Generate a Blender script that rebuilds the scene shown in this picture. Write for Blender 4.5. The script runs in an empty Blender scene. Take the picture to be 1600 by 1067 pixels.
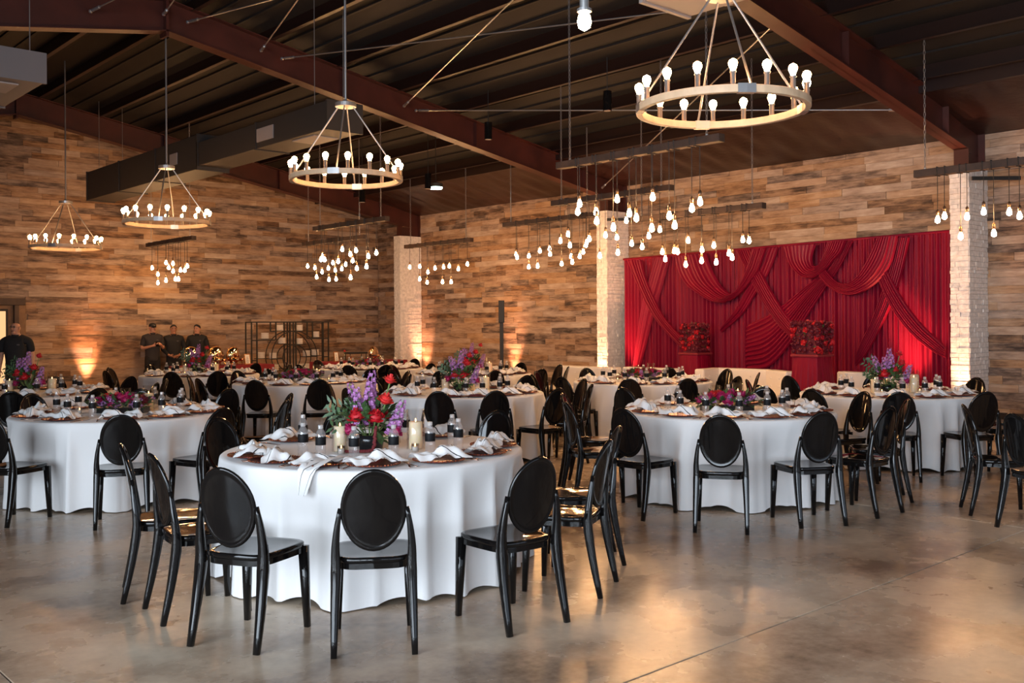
import bpy, math, random
from mathutils import Vector, Matrix

R_ = random.Random(7)
PI = math.pi
SC = bpy.context.scene
COL = SC.collection

# ------------------------------------------------------------------ camera
# World axes: X runs square to the curtain wall, Y runs along it towards the gable wall.
EYE = 1.58
FOC = 1520.0            # focal length in pixels of the 1600 px wide frame
HOR = 507.0
ROLL = 0.0063
FX, FY = 0.6723, 0.7403   # view direction on the floor
RX, RY = 0.7403, -0.6723  # to the right of it
cam_d = bpy.data.cameras.new('camera')
cam = bpy.data.objects.new('camera', cam_d)
COL.objects.link(cam)
cam_d.sensor_width = 36.0
cam_d.lens = FOC / 1600.0 * 36.0
cam_d.shift_y = (HOR - 533.5) / 1600.0
cam_d.clip_end = 200
c_r = Vector((RX, RY, -ROLL)).normalized()
c_f = Vector((FX, FY, 0)).normalized()
c_u = c_r.cross(c_f).normalized()
cam.matrix_world = Matrix(((c_r.x, c_u.x, -c_f.x, 0), (c_r.y, c_u.y, -c_f.y, 0), (c_r.z, c_u.z, -c_f.z, EYE), (0, 0, 0, 1)))
cam_d.dof.use_dof = False
SC.camera = cam

# ------------------------------------------------------------------ light and exposure
SC.view_settings.view_transform = 'Standard'
SC.view_settings.look = 'None'
SC.view_settings.gamma = 1.0
SC.view_settings.use_curve_mapping = False
SC.view_settings.exposure = 0.4
BULB_E = 74.0
PEND_E = 155.0
DAY_E = 740.0
UP_E = 620.0
world = bpy.data.worlds.new('world')
SC.world = world
world.use_nodes = True
world.node_tree.nodes['Background'].inputs['Color'].default_value = (0.55, 0.7, 1.0, 1)
world.node_tree.nodes['Background'].inputs['Strength'].default_value = 0.6

def area(name, loc, size, size_y, aim, energy, color):
    d = bpy.data.lights.new(name, 'AREA')
    d.shape = 'RECTANGLE'; d.size = size; d.size_y = size_y
    d.energy = energy; d.color = color
    o = bpy.data.objects.new(name, d); COL.objects.link(o)
    o.location = loc
    o.rotation_euler = Vector(aim).to_track_quat('-Z', 'Y').to_euler()
    return o
# daylight entering by the two glazed openings behind the photographer
area('daylight_entry', (3.1, -7.4, 2.0), 13.0, 3.8, (0, 1, 0), DAY_E * 0.26, (0.80, 0.90, 1.0))
area('daylight_side', (-4.4, -0.5, 2.0), 11.0, 3.8, (1, 0, 0), DAY_E * 2.2, (0.80, 0.90, 1.0))

# ------------------------------------------------------------------ pixel helpers (measuring only)
def st(px, py):
    x = px - 800.0; y = py - HOR
    return (x - ROLL * y) / FOC, (y + ROLL * x) / FOC
def on_x(px, py, X):
    s, t = st(px, py); d = X / (FX + s * RX)
    return Vector((X, d * (FY + s * RY), EYE - t * d))
def on_y(px, py, Y):
    s, t = st(px, py); d = Y / (FY + s * RY)
    return Vector((d * (FX + s * RX), Y, EYE - t * d))
def at_d(px, py, d):
    s, t = st(px, py)
    return Vector((d * (FX + s * RX), d * (FY + s * RY), EYE - t * d))
def c2w(xc, d, z=0.0):
    return Vector((d * FX + xc * RX, d * FY + xc * RY, z))

# ------------------------------------------------------------------ materials
M = {}
def nmat(name):
    m = bpy.data.materials.new(name); m.use_nodes = True
    return m, m.node_tree, m.node_tree.nodes['Principled BSDF']
def plain(name, col, rough=0.5, metal=0.0, spec=0.5, emit=None, es=0.0, bump=0.0, bscale=80.0, var=0.0, vscale=8.0, sheen=0.0, sss=0.0, coat=0.0):
    m, nt, b = nmat(name)
    b.inputs['Base Color'].default_value = (*col, 1)
    b.inputs['Roughness'].default_value = rough
    b.inputs['Metallic'].default_value = metal
    b.inputs['Specular IOR Level'].default_value = spec
    if coat: b.inputs['Coat Weight'].default_value = coat; b.inputs['Coat Roughness'].default_value = 0.03
    if sheen: b.inputs['Sheen Weight'].default_value = sheen
    if sss:
        b.inputs['Subsurface Weight'].default_value = sss
        b.inputs['Subsurface Radius'].default_value = (0.03, 0.015, 0.006)
    if emit:
        b.inputs['Emission Color'].default_value = (*emit, 1); b.inputs['Emission Strength'].default_value = es
    n = nt.nodes
    if var or bump:
        tc = n.new('ShaderNodeTexCoord')
    if var:
        no = n.new('ShaderNodeTexNoise'); no.inputs['Scale'].default_value = vscale; no.inputs['Detail'].default_value = 4
        nt.links.new(tc.outputs['Object'], no.inputs['Vector'])
        mr = n.new('ShaderNodeMapRange'); mr.inputs[1].default_value = 0.3; mr.inputs[2].default_value = 0.7
        mr.inputs[3].default_value = 1 - var; mr.inputs[4].default_value = 1 + var
        nt.links.new(no.outputs['Fac'], mr.inputs[0])
        mx = n.new('ShaderNodeVectorMath'); mx.operation = 'SCALE'; mx.inputs[0].default_value = col
        nt.links.new(mr.outputs[0], mx.inputs['Scale'])
        nt.links.new(mx.outputs[0], b.inputs['Base Color'])
    if bump:
        nb = n.new('ShaderNodeTexNoise'); nb.inputs['Scale'].default_value = bscale; nb.inputs['Detail'].default_value = 3
        nt.links.new(tc.outputs['Object'], nb.inputs['Vector'])
        bp = n.new('ShaderNodeBump'); bp.inputs['Strength'].default_value = bump; bp.inputs['Distance'].default_value = 0.01
        nt.links.new(nb.outputs['Fac'], bp.inputs['Height']); nt.links.new(bp.outputs[0], b.inputs['Normal'])
    M[name] = m
    return m

def wood_mat(name, axis, stops, dark_blotch=0.95):
    """reclaimed plank: tone per plank from the mesh attribute, grain along `axis`"""
    m, nt, b = nmat(name); n = nt.nodes; L = nt.links.new
    at = n.new('ShaderNodeAttribute'); at.attribute_name = 'tone'
    ge = n.new('ShaderNodeNewGeometry')
    mp = n.new('ShaderNodeMapping')
    sc = [30.0, 30.0, 30.0]; sc[axis] = 3.0
    mp.inputs['Scale'].default_value = sc
    L(ge.outputs['Position'], mp.inputs['Vector'])
    off = n.new('ShaderNodeVectorMath'); off.operation = 'ADD'
    L(mp.outputs[0], off.inputs[0])
    sc2 = n.new('ShaderNodeMath'); sc2.operation = 'MULTIPLY'; sc2.inputs[1].default_value = 60.0
    L(at.outputs['Fac'], sc2.inputs[0])
    L(sc2.outputs[0], off.inputs[1])
    g = n.new('ShaderNodeTexNoise'); g.inputs['Scale'].default_value = 1.0; g.inputs['Detail'].default_value = 6; g.inputs['Roughness'].default_value = 0.65
    L(off.outputs[0], g.inputs['Vector'])
    mp2 = n.new('ShaderNodeMapping'); s3 = [9.0, 9.0, 9.0]; s3[axis] = 2.6
    mp2.inputs['Scale'].default_value = s3
    L(ge.outputs['Position'], mp2.inputs['Vector'])
    bl = n.new('ShaderNodeTexNoise'); bl.inputs['Scale'].default_value = 1.0; bl.inputs['Detail'].default_value = 5; bl.inputs['Roughness'].default_value = 0.6
    L(mp2.outputs[0], bl.inputs['Vector'])
    a1 = n.new('ShaderNodeMath'); a1.operation = 'MULTIPLY_ADD'; a1.inputs[1].default_value = 0.46; a1.inputs[2].default_value = -0.13
    L(at.outputs['Fac'], a1.inputs[0])
    a2 = n.new('ShaderNodeMath'); a2.operation = 'MULTIPLY_ADD'; a2.inputs[1].default_value = 0.80
    L(g.outputs['Fac'], a2.inputs[0]); L(a1.outputs[0], a2.inputs[2])
    a3 = n.new('ShaderNodeMath'); a3.operation = 'MULTIPLY_ADD'; a3.inputs[1].default_value = dark_blotch
    L(bl.outputs['Fac'], a3.inputs[0]); L(a2.outputs[0], a3.inputs[2])
    sub = n.new('ShaderNodeMath'); sub.operation = 'SUBTRACT'; sub.inputs[1].default_value = 0.46
    L(a3.outputs[0], sub.inputs[0])
    cr = n.new('ShaderNodeValToRGB')
    e = cr.color_ramp.elements
    e[0].position, e[0].color = stops[0][0], (*stops[0][1], 1)
    e[1].position, e[1].color = stops[-1][0], (*stops[-1][1], 1)
    for p, c in stops[1:-1]:
        k = e.new(p); k.color = (*c, 1)
    L(sub.outputs[0], cr.inputs['Fac'])
    f7 = n.new('ShaderNodeMath'); f7.operation = 'MULTIPLY'; f7.inputs[1].default_value = 7.31; L(at.outputs['Fac'], f7.inputs[0])
    f8 = n.new('ShaderNodeMath'); f8.operation = 'FRACT'; L(f7.outputs[0], f8.inputs[0])
    f9 = n.new('ShaderNodeMapRange'); f9.inputs[3].default_value = 0.62; f9.inputs[4].default_value = 1.05; L(f8.outputs[0], f9.inputs[0])
    hs = n.new('ShaderNodeHueSaturation'); L(cr.outputs['Color'], hs.inputs['Color']); L(f9.outputs[0], hs.inputs['Saturation'])
    L(hs.outputs[0], b.inputs['Base Color'])
    b.inputs['Roughness'].default_value = 0.62
    b.inputs['Specular IOR Level'].default_value = 0.3
    bp = n.new('ShaderNodeBump'); bp.inputs['Strength'].default_value = 0.35; bp.inputs['Distance'].default_value = 0.01
    L(g.outputs['Fac'], bp.inputs['Height']); L(bp.outputs[0], b.inputs['Normal'])
    M[name] = m
STOPS = [(0.12, (0.040, 0.022, 0.014)), (0.32, (0.150, 0.082, 0.045)), (0.50, (0.30, 0.172, 0.092)), (0.75, (0.42, 0.265, 0.155)), (0.97, (0.52, 0.37, 0.24))]
wood_mat('plank_y', 1, STOPS)
wood_mat('plank_x', 0, STOPS)

def concrete():
    m, nt, b = nmat('concrete'); n = nt.nodes; L = nt.links.new
    ge = n.new('ShaderNodeNewGeometry')
    def noise(scale, detail, rough=0.6, dist=0.0):
        k = n.new('ShaderNodeTexNoise'); k.inputs['Scale'].default_value = scale; k.inputs['Detail'].default_value = detail
        k.inputs['Roughness'].default_value = rough; k.inputs['Distortion'].default_value = dist
        L(ge.outputs['Position'], k.inputs['Vector']); return k
    big = noise(0.45, 2, 0.5, 0.0); mid = noise(1.5, 5, 0.6, 0.0); fine = noise(18, 4)
    cr = n.new('ShaderNodeValToRGB'); e = cr.color_ramp.elements
    e[0].position, e[0].color = 0.40, (0.20, 0.136, 0.092, 1)
    e[1].position, e[1].color = 0.63, (0.66, 0.53, 0.395, 1)
    k = e.new(0.475); k.color = (0.37, 0.268, 0.188, 1)
    k = e.new(0.55); k.color = (0.52, 0.405, 0.295, 1)
    s1 = n.new('ShaderNodeMath'); s1.operation = 'MULTIPLY'; s1.inputs[1].default_value = 0.42
    L(big.outputs['Fac'], s1.inputs[0])
    s2 = n.new('ShaderNodeMath'); s2.operation = 'MULTIPLY_ADD'; s2.inputs[1].default_value = 0.48
    L(mid.outputs['Fac'], s2.inputs[0]); L(s1.outputs[0], s2.inputs[2])
    s3 = n.new('ShaderNodeMath'); s3.operation = 'MULTIPLY_ADD'; s3.inputs[1].default_value = 0.12
    L(fine.outputs['Fac'], s3.inputs[0]); L(s2.outputs[0], s3.inputs[2])
    L(s3.outputs[0], cr.inputs['Fac']); L(cr.outputs['Color'], b.inputs['Base Color'])
    mr = n.new('ShaderNodeMapRange'); mr.inputs[1].default_value = 0.35; mr.inputs[2].default_value = 0.65
    mr.inputs[3].default_value = 0.20; mr.inputs[4].default_value = 0.34
    L(mid.outputs['Fac'], mr.inputs[0]); L(mr.outputs[0], b.inputs['Roughness'])
    b.inputs['Specular IOR Level'].default_value = 0.36
    M['concrete'] = m
concrete()

def stripe_mat():
    m, nt, b = nmat('napkin'); n = nt.nodes; L = nt.links.new
    uv = n.new('ShaderNodeAttribute'); uv.attribute_name = 'strip'
    w = n.new('ShaderNodeMath'); w.operation = 'FRACT'
    L(uv.outputs['Fac'], w.inputs[0])
    gt = n.new('ShaderNodeMath'); gt.operation = 'LESS_THAN'; gt.inputs[1].default_value = 0.055
    L(w.outputs[0], gt.inputs[0])
    mx = n.new('ShaderNodeMix'); mx.data_type = 'RGBA'
    mx.inputs[6].default_value = (0.80, 0.79, 0.78, 1); mx.inputs[7].default_value = (0.02, 0.02, 0.022, 1)
    L(gt.outputs[0], mx.inputs[0]); L(mx.outputs[2], b.inputs['Base Color'])
    b.inputs['Roughness'].default_value = 0.8
    M['napkin'] = m
stripe_mat()

def clear_mat(name, tint=(1, 1, 1), gloss=0.16, milky=0.0):
    m = bpy.data.materials.new(name); m.use_nodes = True
    nt = m.node_tree; n = nt.nodes; L = nt.links.new
    n.remove(n['Principled BSDF'])
    tr = n.new('ShaderNodeBsdfTransparent'); tr.inputs[0].default_value = (*tint, 1)
    gl = n.new('ShaderNodeBsdfGlossy'); gl.inputs['Roughness'].default_value = 0.05
    lw = n.new('ShaderNodeLayerWeight'); lw.inputs['Blend'].default_value = 0.5
    pw = n.new('ShaderNodeMath'); pw.operation = 'POWER'; pw.inputs[1].default_value = 4.0
    L(lw.outputs['Facing'], pw.inputs[0])
    ad = n.new('ShaderNodeMath'); ad.operation = 'MULTIPLY_ADD'; ad.inputs[1].default_value = 0.5; ad.inputs[2].default_value = gloss; ad.use_clamp = True
    L(pw.outputs[0], ad.inputs[0])
    mx = n.new('ShaderNodeMixShader'); L(ad.outputs[0], mx.inputs[0]); L(tr.outputs[0], mx.inputs[1]); L(gl.outputs[0], mx.inputs[2])
    last = mx
    if milky:
        df = n.new('ShaderNodeBsdfTranslucent'); df.inputs[0].default_value = (0.9, 0.9, 0.9, 1)
        d2 = n.new('ShaderNodeBsdfDiffuse'); d2.inputs[0].default_value = (0.9, 0.9, 0.9, 1)
        m1 = n.new('ShaderNodeMixShader'); L(df.outputs[0], m1.inputs[1]); L(d2.outputs[0], m1.inputs[2])
        last = n.new('ShaderNodeMixShader'); last.inputs[0].default_value = milky; L(mx.outputs[0], last.inputs[1]); L(m1.outputs[0], last.inputs[2])
    L(last.outputs[0], n['Material Output'].inputs['Surface'])
    M[name] = m
clear_mat('bottle_clear', (0.97, 0.97, 0.98), 0.10, 0.16)
clear_mat('cap_clear', (0.9, 0.9, 0.9), 0.08, 0.45)
clear_mat('glass', (0.97, 0.97, 0.97), 0.05)
clear_mat('pane', (0.98, 0.99, 1.0), 0.0)

def emis(name, col, s):
    m = bpy.data.materials.new(name); m.use_nodes = True
    nt = m.node_tree; n = nt.nodes
    n.remove(n['Principled BSDF'])
    e = n.new('ShaderNodeEmission'); e.inputs[0].default_value = (*col, 1); e.inputs[1].default_value = s
    nt.links.new(e.outputs[0], n['Material Output'].inputs['Surface'])
    M[name] = m
emis('bulb_on', (1.0, 0.50, 0.20), BULB_E)
emis('pend_on', (1.0, 0.53, 0.22), PEND_E)
emis('flame', (1.0, 0.55, 0.2), 9.0)
emis('led_on', (0.75, 1.0, 0.92), 14.0)
emis('up_lens', (1.0, 0.42, 0.14), 12.0)
emis('sign_lit', (1.0, 0.55, 0.25), 0.9)

plain('black_gloss', (0.005, 0.0045, 0.0045), 0.06, spec=0.30)
plain('cloth_white', (0.76, 0.745, 0.735), 0.85, bump=0.12, bscale=300, sheen=0.2)
plain('stone_white', (0.74, 0.70, 0.66), 0.8, bump=0.5, bscale=40, var=0.18, vscale=14)
plain('steel_red', (0.055, 0.012, 0.008), 0.45, var=0.25, vscale=2.5)
plain('ceil_dark', (0.0050, 0.0028, 0.0022), 0.75, var=0.15, vscale=1.5)
plain('ceil_fabric', (0.022, 0.007, 0.005), 0.36, bump=0.6, bscale=9)
plain('purlin_red', (0.013, 0.0042, 0.0028), 0.4)
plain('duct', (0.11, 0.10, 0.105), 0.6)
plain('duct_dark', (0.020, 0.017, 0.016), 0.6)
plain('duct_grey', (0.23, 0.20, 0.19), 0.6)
plain('cable', (0.55, 0.55, 0.56), 0.3, metal=0.9)
plain('rod_steel', (0.38, 0.37, 0.37), 0.35, metal=0.8)
plain('ring_wood', (0.62, 0.42, 0.26), 0.45, var=0.12, vscale=12)
plain('nickel', (0.50, 0.49, 0.48), 0.32, metal=0.85)
plain('beam_wood', (0.050, 0.026, 0.017), 0.7, bump=0.4, bscale=18, var=0.4, vscale=6)
plain('black_matte', (0.010, 0.0095, 0.009), 0.6)
plain('cord', (0.018, 0.014, 0.012), 0.6)
plain('brass_socket', (0.20, 0.12, 0.07), 0.35, metal=0.8)
plain('drape_red', (0.185, 0.002, 0.019), 0.55, spec=0.15, bump=0.05, bscale=200)
plain('drape_swag', (0.215, 0.0025, 0.021), 0.45, spec=0.3)
plain('leather_white', (0.76, 0.71, 0.66), 0.45)
plain('charger', (0.16, 0.022, 0.020), 0.28, metal=0.75)
plain('copper', (0.34, 0.10, 0.045), 0.28, metal=1.0, bump=0.7, bscale=160)
plain('cutlery', (0.55, 0.35, 0.27), 0.22, metal=1.0)
plain('bottle_label', (0.004, 0.004, 0.005), 0.6, spec=0.2)
plain('bottle_cap', (0.78, 0.78, 0.78), 0.4)
plain('water', (0.75, 0.72, 0.70), 0.25)
plain('wax', (0.93, 0.76, 0.52), 0.5, sss=0.5)
plain('vase_dark', (0.010, 0.010, 0.011), 0.15)
plain('rose_red', (0.46, 0.005, 0.012), 0.6)
plain('rose_coral', (0.62, 0.022, 0.020), 0.6)
plain('rose_magenta', (0.33, 0.005, 0.075), 0.6)
plain('rose_wine', (0.13, 0.004, 0.014), 0.6)
plain('stock_purple', (0.38, 0.15, 0.37), 0.6)
plain('leaf_green', (0.045, 0.095, 0.030), 0.5, var=0.3, vscale=20)
plain('stem_green', (0.13, 0.20, 0.06), 0.5)
plain('amaranth', (0.17, 0.018, 0.022), 0.8)
plain('gold_mirror', (0.80, 0.62, 0.42), 0.06, metal=1.0)
plain('gold_rim', (0.72, 0.42, 0.18), 0.25, metal=1.0)
plain('white_paper', (0.78, 0.76, 0.72), 0.7)
plain('ink', (0.10, 0.09, 0.085), 0.8)
plain('plate_white', (0.74, 0.68, 0.61), 0.5)
plain('red_cloth', (0.20, 0.008, 0.016), 0.8)
plain('skin', (0.52, 0.26, 0.165), 0.5, sss=0.15)
plain('skin_dark', (0.36, 0.17, 0.10), 0.5, sss=0.15)
plain('hair_black', (0.008, 0.006, 0.005), 0.5)
plain('shirt_black', (0.010, 0.010, 0.011), 0.85)
plain('shirt_grey', (0.026, 0.023, 0.025), 0.85)
plain('trouser_black', (0.007, 0.007, 0.008), 0.85)
plain('emblem', (0.09, 0.085, 0.085), 0.8)
plain('door_frame', (0.055, 0.028, 0.016), 0.55, var=0.2, vscale=6)
plain('door_casing', (0.17, 0.085, 0.035), 0.5, var=0.2, vscale=6)
plain('wall_plain', (0.23, 0.16, 0.11), 0.8, var=0.1)
plain('base_dark', (0.020, 0.012, 0.008), 0.6)
plain('joint_dark', (0.05, 0.038, 0.03), 0.9)
plain('white_trim', (0.6, 0.6, 0.6), 0.5)

# ------------------------------------------------------------------ mesh helpers
class MB:
    def __init__(s): s.v = []; s.f = []
    def add(s, v, f):
        o = len(s.v); s.v += [tuple(p) for p in v]; s.f += [tuple(i + o for i in q) for q in f]; return s
    def box(s, a, b):
        x0, y0, z0 = a; x1, y1, z1 = b
        return s.add([(x0, y0, z0), (x1, y0, z0), (x1, y1, z0), (x0, y1, z0), (x0, y0, z1), (x1, y0, z1), (x1, y1, z1), (x0, y1, z1)],
                     [(0, 3, 2, 1), (4, 5, 6, 7), (0, 1, 5, 4), (1, 2, 6, 5), (2, 3, 7, 6), (3, 0, 4, 7)])
    def prism(s, poly, axis, a, b):
        """extrude a 2-D polygon along axis (0 x,1 y,2 z) from a to b"""
        def p3(u, w, t): return ((t, u, w), (u, t, w), (u, w, t))[axis]
        n = len(poly)
        v = [p3(u, w, a) for u, w in poly] + [p3(u, w, b) for u, w in poly]
        f = [tuple(range(n)), tuple(range(2 * n - 1, n - 1, -1))]
        f += [(i, i + n, (i + 1) % n + n, (i + 1) % n) for i in range(n)]
        return s.add(v, f)
    def tube(s, pts, rad, n=8, cap=True, square=False):
        pts = [Vector(p) for p in pts]; k = len(pts)
        rad = rad if isinstance(rad, (list, tuple)) else [rad] * k
        T = [(pts[min(i + 1, k - 1)] - pts[max(i - 1, 0)]).normalized() for i in range(k)]
        up = Vector((0, 0, 1)) if abs(T[0].z) < 0.9 else Vector((1, 0, 0))
        v = []
        for i in range(k):
            x = T[i].cross(up).normalized(); y = x.cross(T[i]).normalized()
            up = y
            for j in range(n):
                a = 2 * PI * (j + 0.5) / n
                r = rad[i]
                rx, ry = (r if not isinstance(r, tuple) else r[0]), (r if not isinstance(r, tuple) else r[1])
                if square:
                    k4 = (math.cos(a) ** 6 + math.sin(a) ** 6) ** (-1 / 6.0); rx *= k4; ry *= k4
                v.append(pts[i] + x * (math.cos(a) * rx) + y * (math.sin(a) * ry))
        f = [(i * n + j, i * n + (j + 1) % n, (i + 1) * n + (j + 1) % n, (i + 1) * n + j) for i in range(k - 1) for j in range(n)]
        if cap: f += [tuple(range(n - 1, -1, -1)), tuple((k - 1) * n + j for j in range(n))]
        return s.add(v, f)
    def lathe(s, prof, n=16, c=(0, 0, 0), cap=True, close=False):
        v = []; k = len(prof)
        for r, z in prof:
            for j in range(n):
                a = 2 * PI * j / n
                v.append((c[0] + r * math.cos(a), c[1] + r * math.sin(a), c[2] + z))
        f = [(i * n + j, i * n + (j + 1) % n, (i + 1) * n + (j + 1) % n, (i + 1) * n + j) for i in range(k - 1) for j in range(n)]
        if close: f += [((k - 1) * n + j, (k - 1) * n + (j + 1) % n, (j + 1) % n, j) for j in range(n)]
        elif cap: f += [tuple(range(n - 1, -1, -1)), tuple((k - 1) * n + j for j in range(n))]
        return s.add(v, f)
    def ball(s, c, r, n=10, m=6):
        rx, ry, rz = r if isinstance(r, (tuple, list)) else (r, r, r)
        v = [(c[0], c[1], c[2] - rz)]
        for i in range(1, m):
            t = -PI / 2 + PI * i / m
            for j in range(n):
                a = 2 * PI * j / n
                v.append((c[0] + rx * math.cos(t) * math.cos(a), c[1] + ry * math.cos(t) * math.sin(a), c[2] + rz * math.sin(t)))
        v.append((c[0], c[1], c[2] + rz)); last = len(v) - 1
        f = [(0, 1 + (j + 1) % n, 1 + j) for j in range(n)]
        f += [(1 + i * n + j, 1 + i * n + (j + 1) % n, 1 + (i + 1) * n + (j + 1) % n, 1 + (i + 1) * n + j) for i in range(m - 2) for j in range(n)]
        f += [(1 + (m - 2) * n + j, 1 + (m - 2) * n + (j + 1) % n, last) for j in range(n)]
        return s.add(v, f)
    def grid(s, nu, nv, fn, wrap=False):
        v = [fn(i / (nu - (0 if wrap else 1)), j / (nv - 1)) for j in range(nv) for i in range(nu)]
        f = []
        for j in range(nv - 1):
            for i in range(nu if wrap else nu - 1):
                i2 = (i + 1) % nu
                f.append((j * nu + i, j * nu + i2, (j + 1) * nu + i2, (j + 1) * nu + i))
        return s.add(v, f)
    def mesh(s, name, mat, smooth=False, attr=None):
        me = bpy.data.meshes.new(name)
        me.from_pydata([tuple(p) for p in s.v], [], s.f)
        if smooth:
            me.polygons.foreach_set('use_smooth', [True] * len(me.polygons))
        if mat: me.materials.append(M[mat])
        if attr:
            a = me.attributes.new(attr[0], 'FLOAT', attr[1]); a.data.foreach_set('value', attr[2])
        me.update()
        return me
    def build(s, name, mat, parent=None, smooth=False, attr=None, loc=None, rot=None, bevel=0.0, kind=None):
        return ob(name, s.mesh(name, mat, smooth, attr), parent, loc, rot, bevel, kind)

def ob(name, me, parent=None, loc=None, rot=None, bevel=0.0, kind=None, scale=None):
    o = bpy.data.objects.new(name, me); COL.objects.link(o)
    if parent: o.parent = parent
    if loc is not None: o.location = loc
    if rot is not None: o.rotation_euler = rot if isinstance(rot, (tuple, list)) else (0, 0, rot)
    if scale is not None: o.scale = scale if isinstance(scale, (tuple, list)) else (scale,) * 3
    if bevel:
        b = o.modifiers.new('bevel', 'BEVEL'); b.width = bevel; b.segments = 2; b.limit_method = 'ANGLE'
    if kind: o['kind'] = kind
    return o
def tag(o, label, cat, group=None):
    o['label'] = label; o['category'] = cat
    if group: o['group'] = group
    return o
def empty(name, loc=(0, 0, 0), rz=0.0, label=None, cat=None, group=None):
    o = bpy.data.objects.new(name, None); COL.objects.link(o); o.empty_display_size = 0.1
    o.location = loc; o.rotation_euler = (0, 0, rz)
    if label: tag(o, label, cat, group)
    return o
def copy_tree(o, parent=None):
    c = o.copy(); COL.objects.link(c); c.parent = parent
    for ch in o.children: copy_tree(ch, c)
    return c
def struct(o): o['kind'] = 'structure'; return o
def crom(p, n):
    """Catmull-Rom resample of a polyline to n points"""
    p = [Vector(q) for q in p]; q = [p[0] * 2 - p[1]] + p + [p[-1] * 2 - p[-2]]
    out = []
    for i in range(n):
        t = i / (n - 1) * (len(p) - 1); k = min(int(t), len(p) - 2); t -= k
        a, b, c, d = q[k], q[k + 1], q[k + 2], q[k + 3]
        out.append(0.5 * ((2 * b) + (c - a) * t + (2 * a - 5 * b + 4 * c - d) * t * t + (3 * b - a - 3 * c + d) * t ** 3))
    return out
# ================================================================== THE ROOM
WX = 15.5      # curtain wall
WY = 22.6      # gable wall
X0, Y0 = -4.0, -7.0
RIDGE = 5.66
SLOPE = 0.167
def deck_z(x): return 6.42 - SLOPE * abs(x - RIDGE)
WALL_TOP = 4.46

# ---- floor of cast slabs with sawn joints
fl = struct(MB().box((X0 - 0.2, Y0 - 0.2, -0.2), (WX + 0.2, WY + 0.2, -0.012)).build('floor', 'joint_dark'))
xs = [X0, 1.256, 7.9, WX]; ys = [Y0, -3.5, 2.845, 9.2, 15.9, WY]
for i in range(len(xs) - 1):
    for j in range(len(ys) - 1):
        g = 0.004
        MB().box((xs[i] + g, ys[j] + g, -0.1), (xs[i + 1] - g, ys[j + 1] - g, 0.0)).build('slab', 'concrete', fl, bevel=0.003)

# ---- plank walls
def planks(wall, mat, axis, plane, sign, u0, u1, top, hidden, near):
    """axis: 0 planks run along x (gable), 1 along y. Front faces look towards -axis-normal."""
    rnd = random.Random(11 + axis)
    h = 0.125; rows = []
    z = 0.0; r = 0
    while z < 6.4:
        u = u0 - rnd.random() * 0.9
        while u < u1:
            ln = rnd.choice((0.62, 0.82, 0.95, 1.1, 1.22))
            a, b = max(u, u0), min(u + ln, u1)
            u += ln
            if axis == 0 and z < 2.2 and a < 6.34:
                if b <= 6.4: continue
                a = 6.34
            if b - a < 0.06: continue
            zt = min(z + h, top(a), top(b))
            if zt - z < 0.03: continue
            rows.append((a, b, z, zt, rnd.random(), rnd.random()))
        z += h
    def geo(mb, p):
        a, b, z0, z1, tone, j = p
        t = 0.016 + 0.012 * j; g = 0.0015
        q0 = plane; q1 = plane + sign * t
        lo, hi = min(q0, q1), max(q0, q1)
        if axis == 1: mb.box((lo, a + g, z0 + g), (hi, b - g, z1 - g))
        else: mb.box((a + g, lo, z0 + g), (b - g, hi, z1 - g))
    vis = [p for p in rows if not hidden(p)]
    vis.sort(key=lambda p: -near(p))
    chosen = vis[:298]; ids = set(id(p) for p in chosen)
    for p in chosen:
        mb = MB(); geo(mb, p)
        mb.build('plank', mat, wall, attr=('tone', 'FACE', [p[4]] * 6))
    mb = MB(); tones = []
    for p in rows:
        if id(p) in ids: continue
        geo(mb, p); tones += [p[4]] * 6
    o = mb.build('plank_cladding', mat, wall, attr=('tone', 'FACE', tones), kind='stuff')
wr = struct(MB().box((WX, Y0, 0), (WX + 0.2, WY + 0.2, WALL_TOP + 0.3)).build('wall_right', 'wall_plain'))
planks(wr, 'plank_y', 1, WX, -1, 0.0, WY - 0.02, lambda u: WALL_TOP,
       lambda p: p[0] < 4.7 or (6.3 < (p[0] + p[1]) / 2 < 13.2 and p[2] < 2.85) or p[2] < 1.0,
       lambda p: (p[1] - p[0]) / math.hypot(WX, p[0]) ** 1.4)
wl = MB(); pts = [(X0, 0), (WX + 0.2, 0), (WX + 0.2, deck_z(WX)), (RIDGE, deck_z(RIDGE)), (X0, deck_z(X0))]
wl = struct(wl.prism(pts, 1, WY, WY + 0.2).build('wall_left', 'wall_plain'))
planks(wl, 'plank_x', 0, WY, -1, 3.6, WX - 0.03, lambda u: deck_z(u) - 0.05,
       lambda p: p[2] < 0.7 or p[2] > 5.65 - 0.17 * (p[0] - RIDGE) or p[0] > 13.9,
       lambda p: (p[1] - p[0]) / math.hypot(WY, p[0]) ** 1.4)
bb = struct(MB().box((6.5, WY - 0.045, 0.0), (WX - 0.03, WY, 0.19)).build('baseboard_left', 'base_dark', bevel=0.006))
bb = struct(MB().box((WX - 0.045, 0.0, 0.0), (WX, WY - 0.05, 0.19)).build('baseboard_right', 'base_dark', bevel=0.006))

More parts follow.
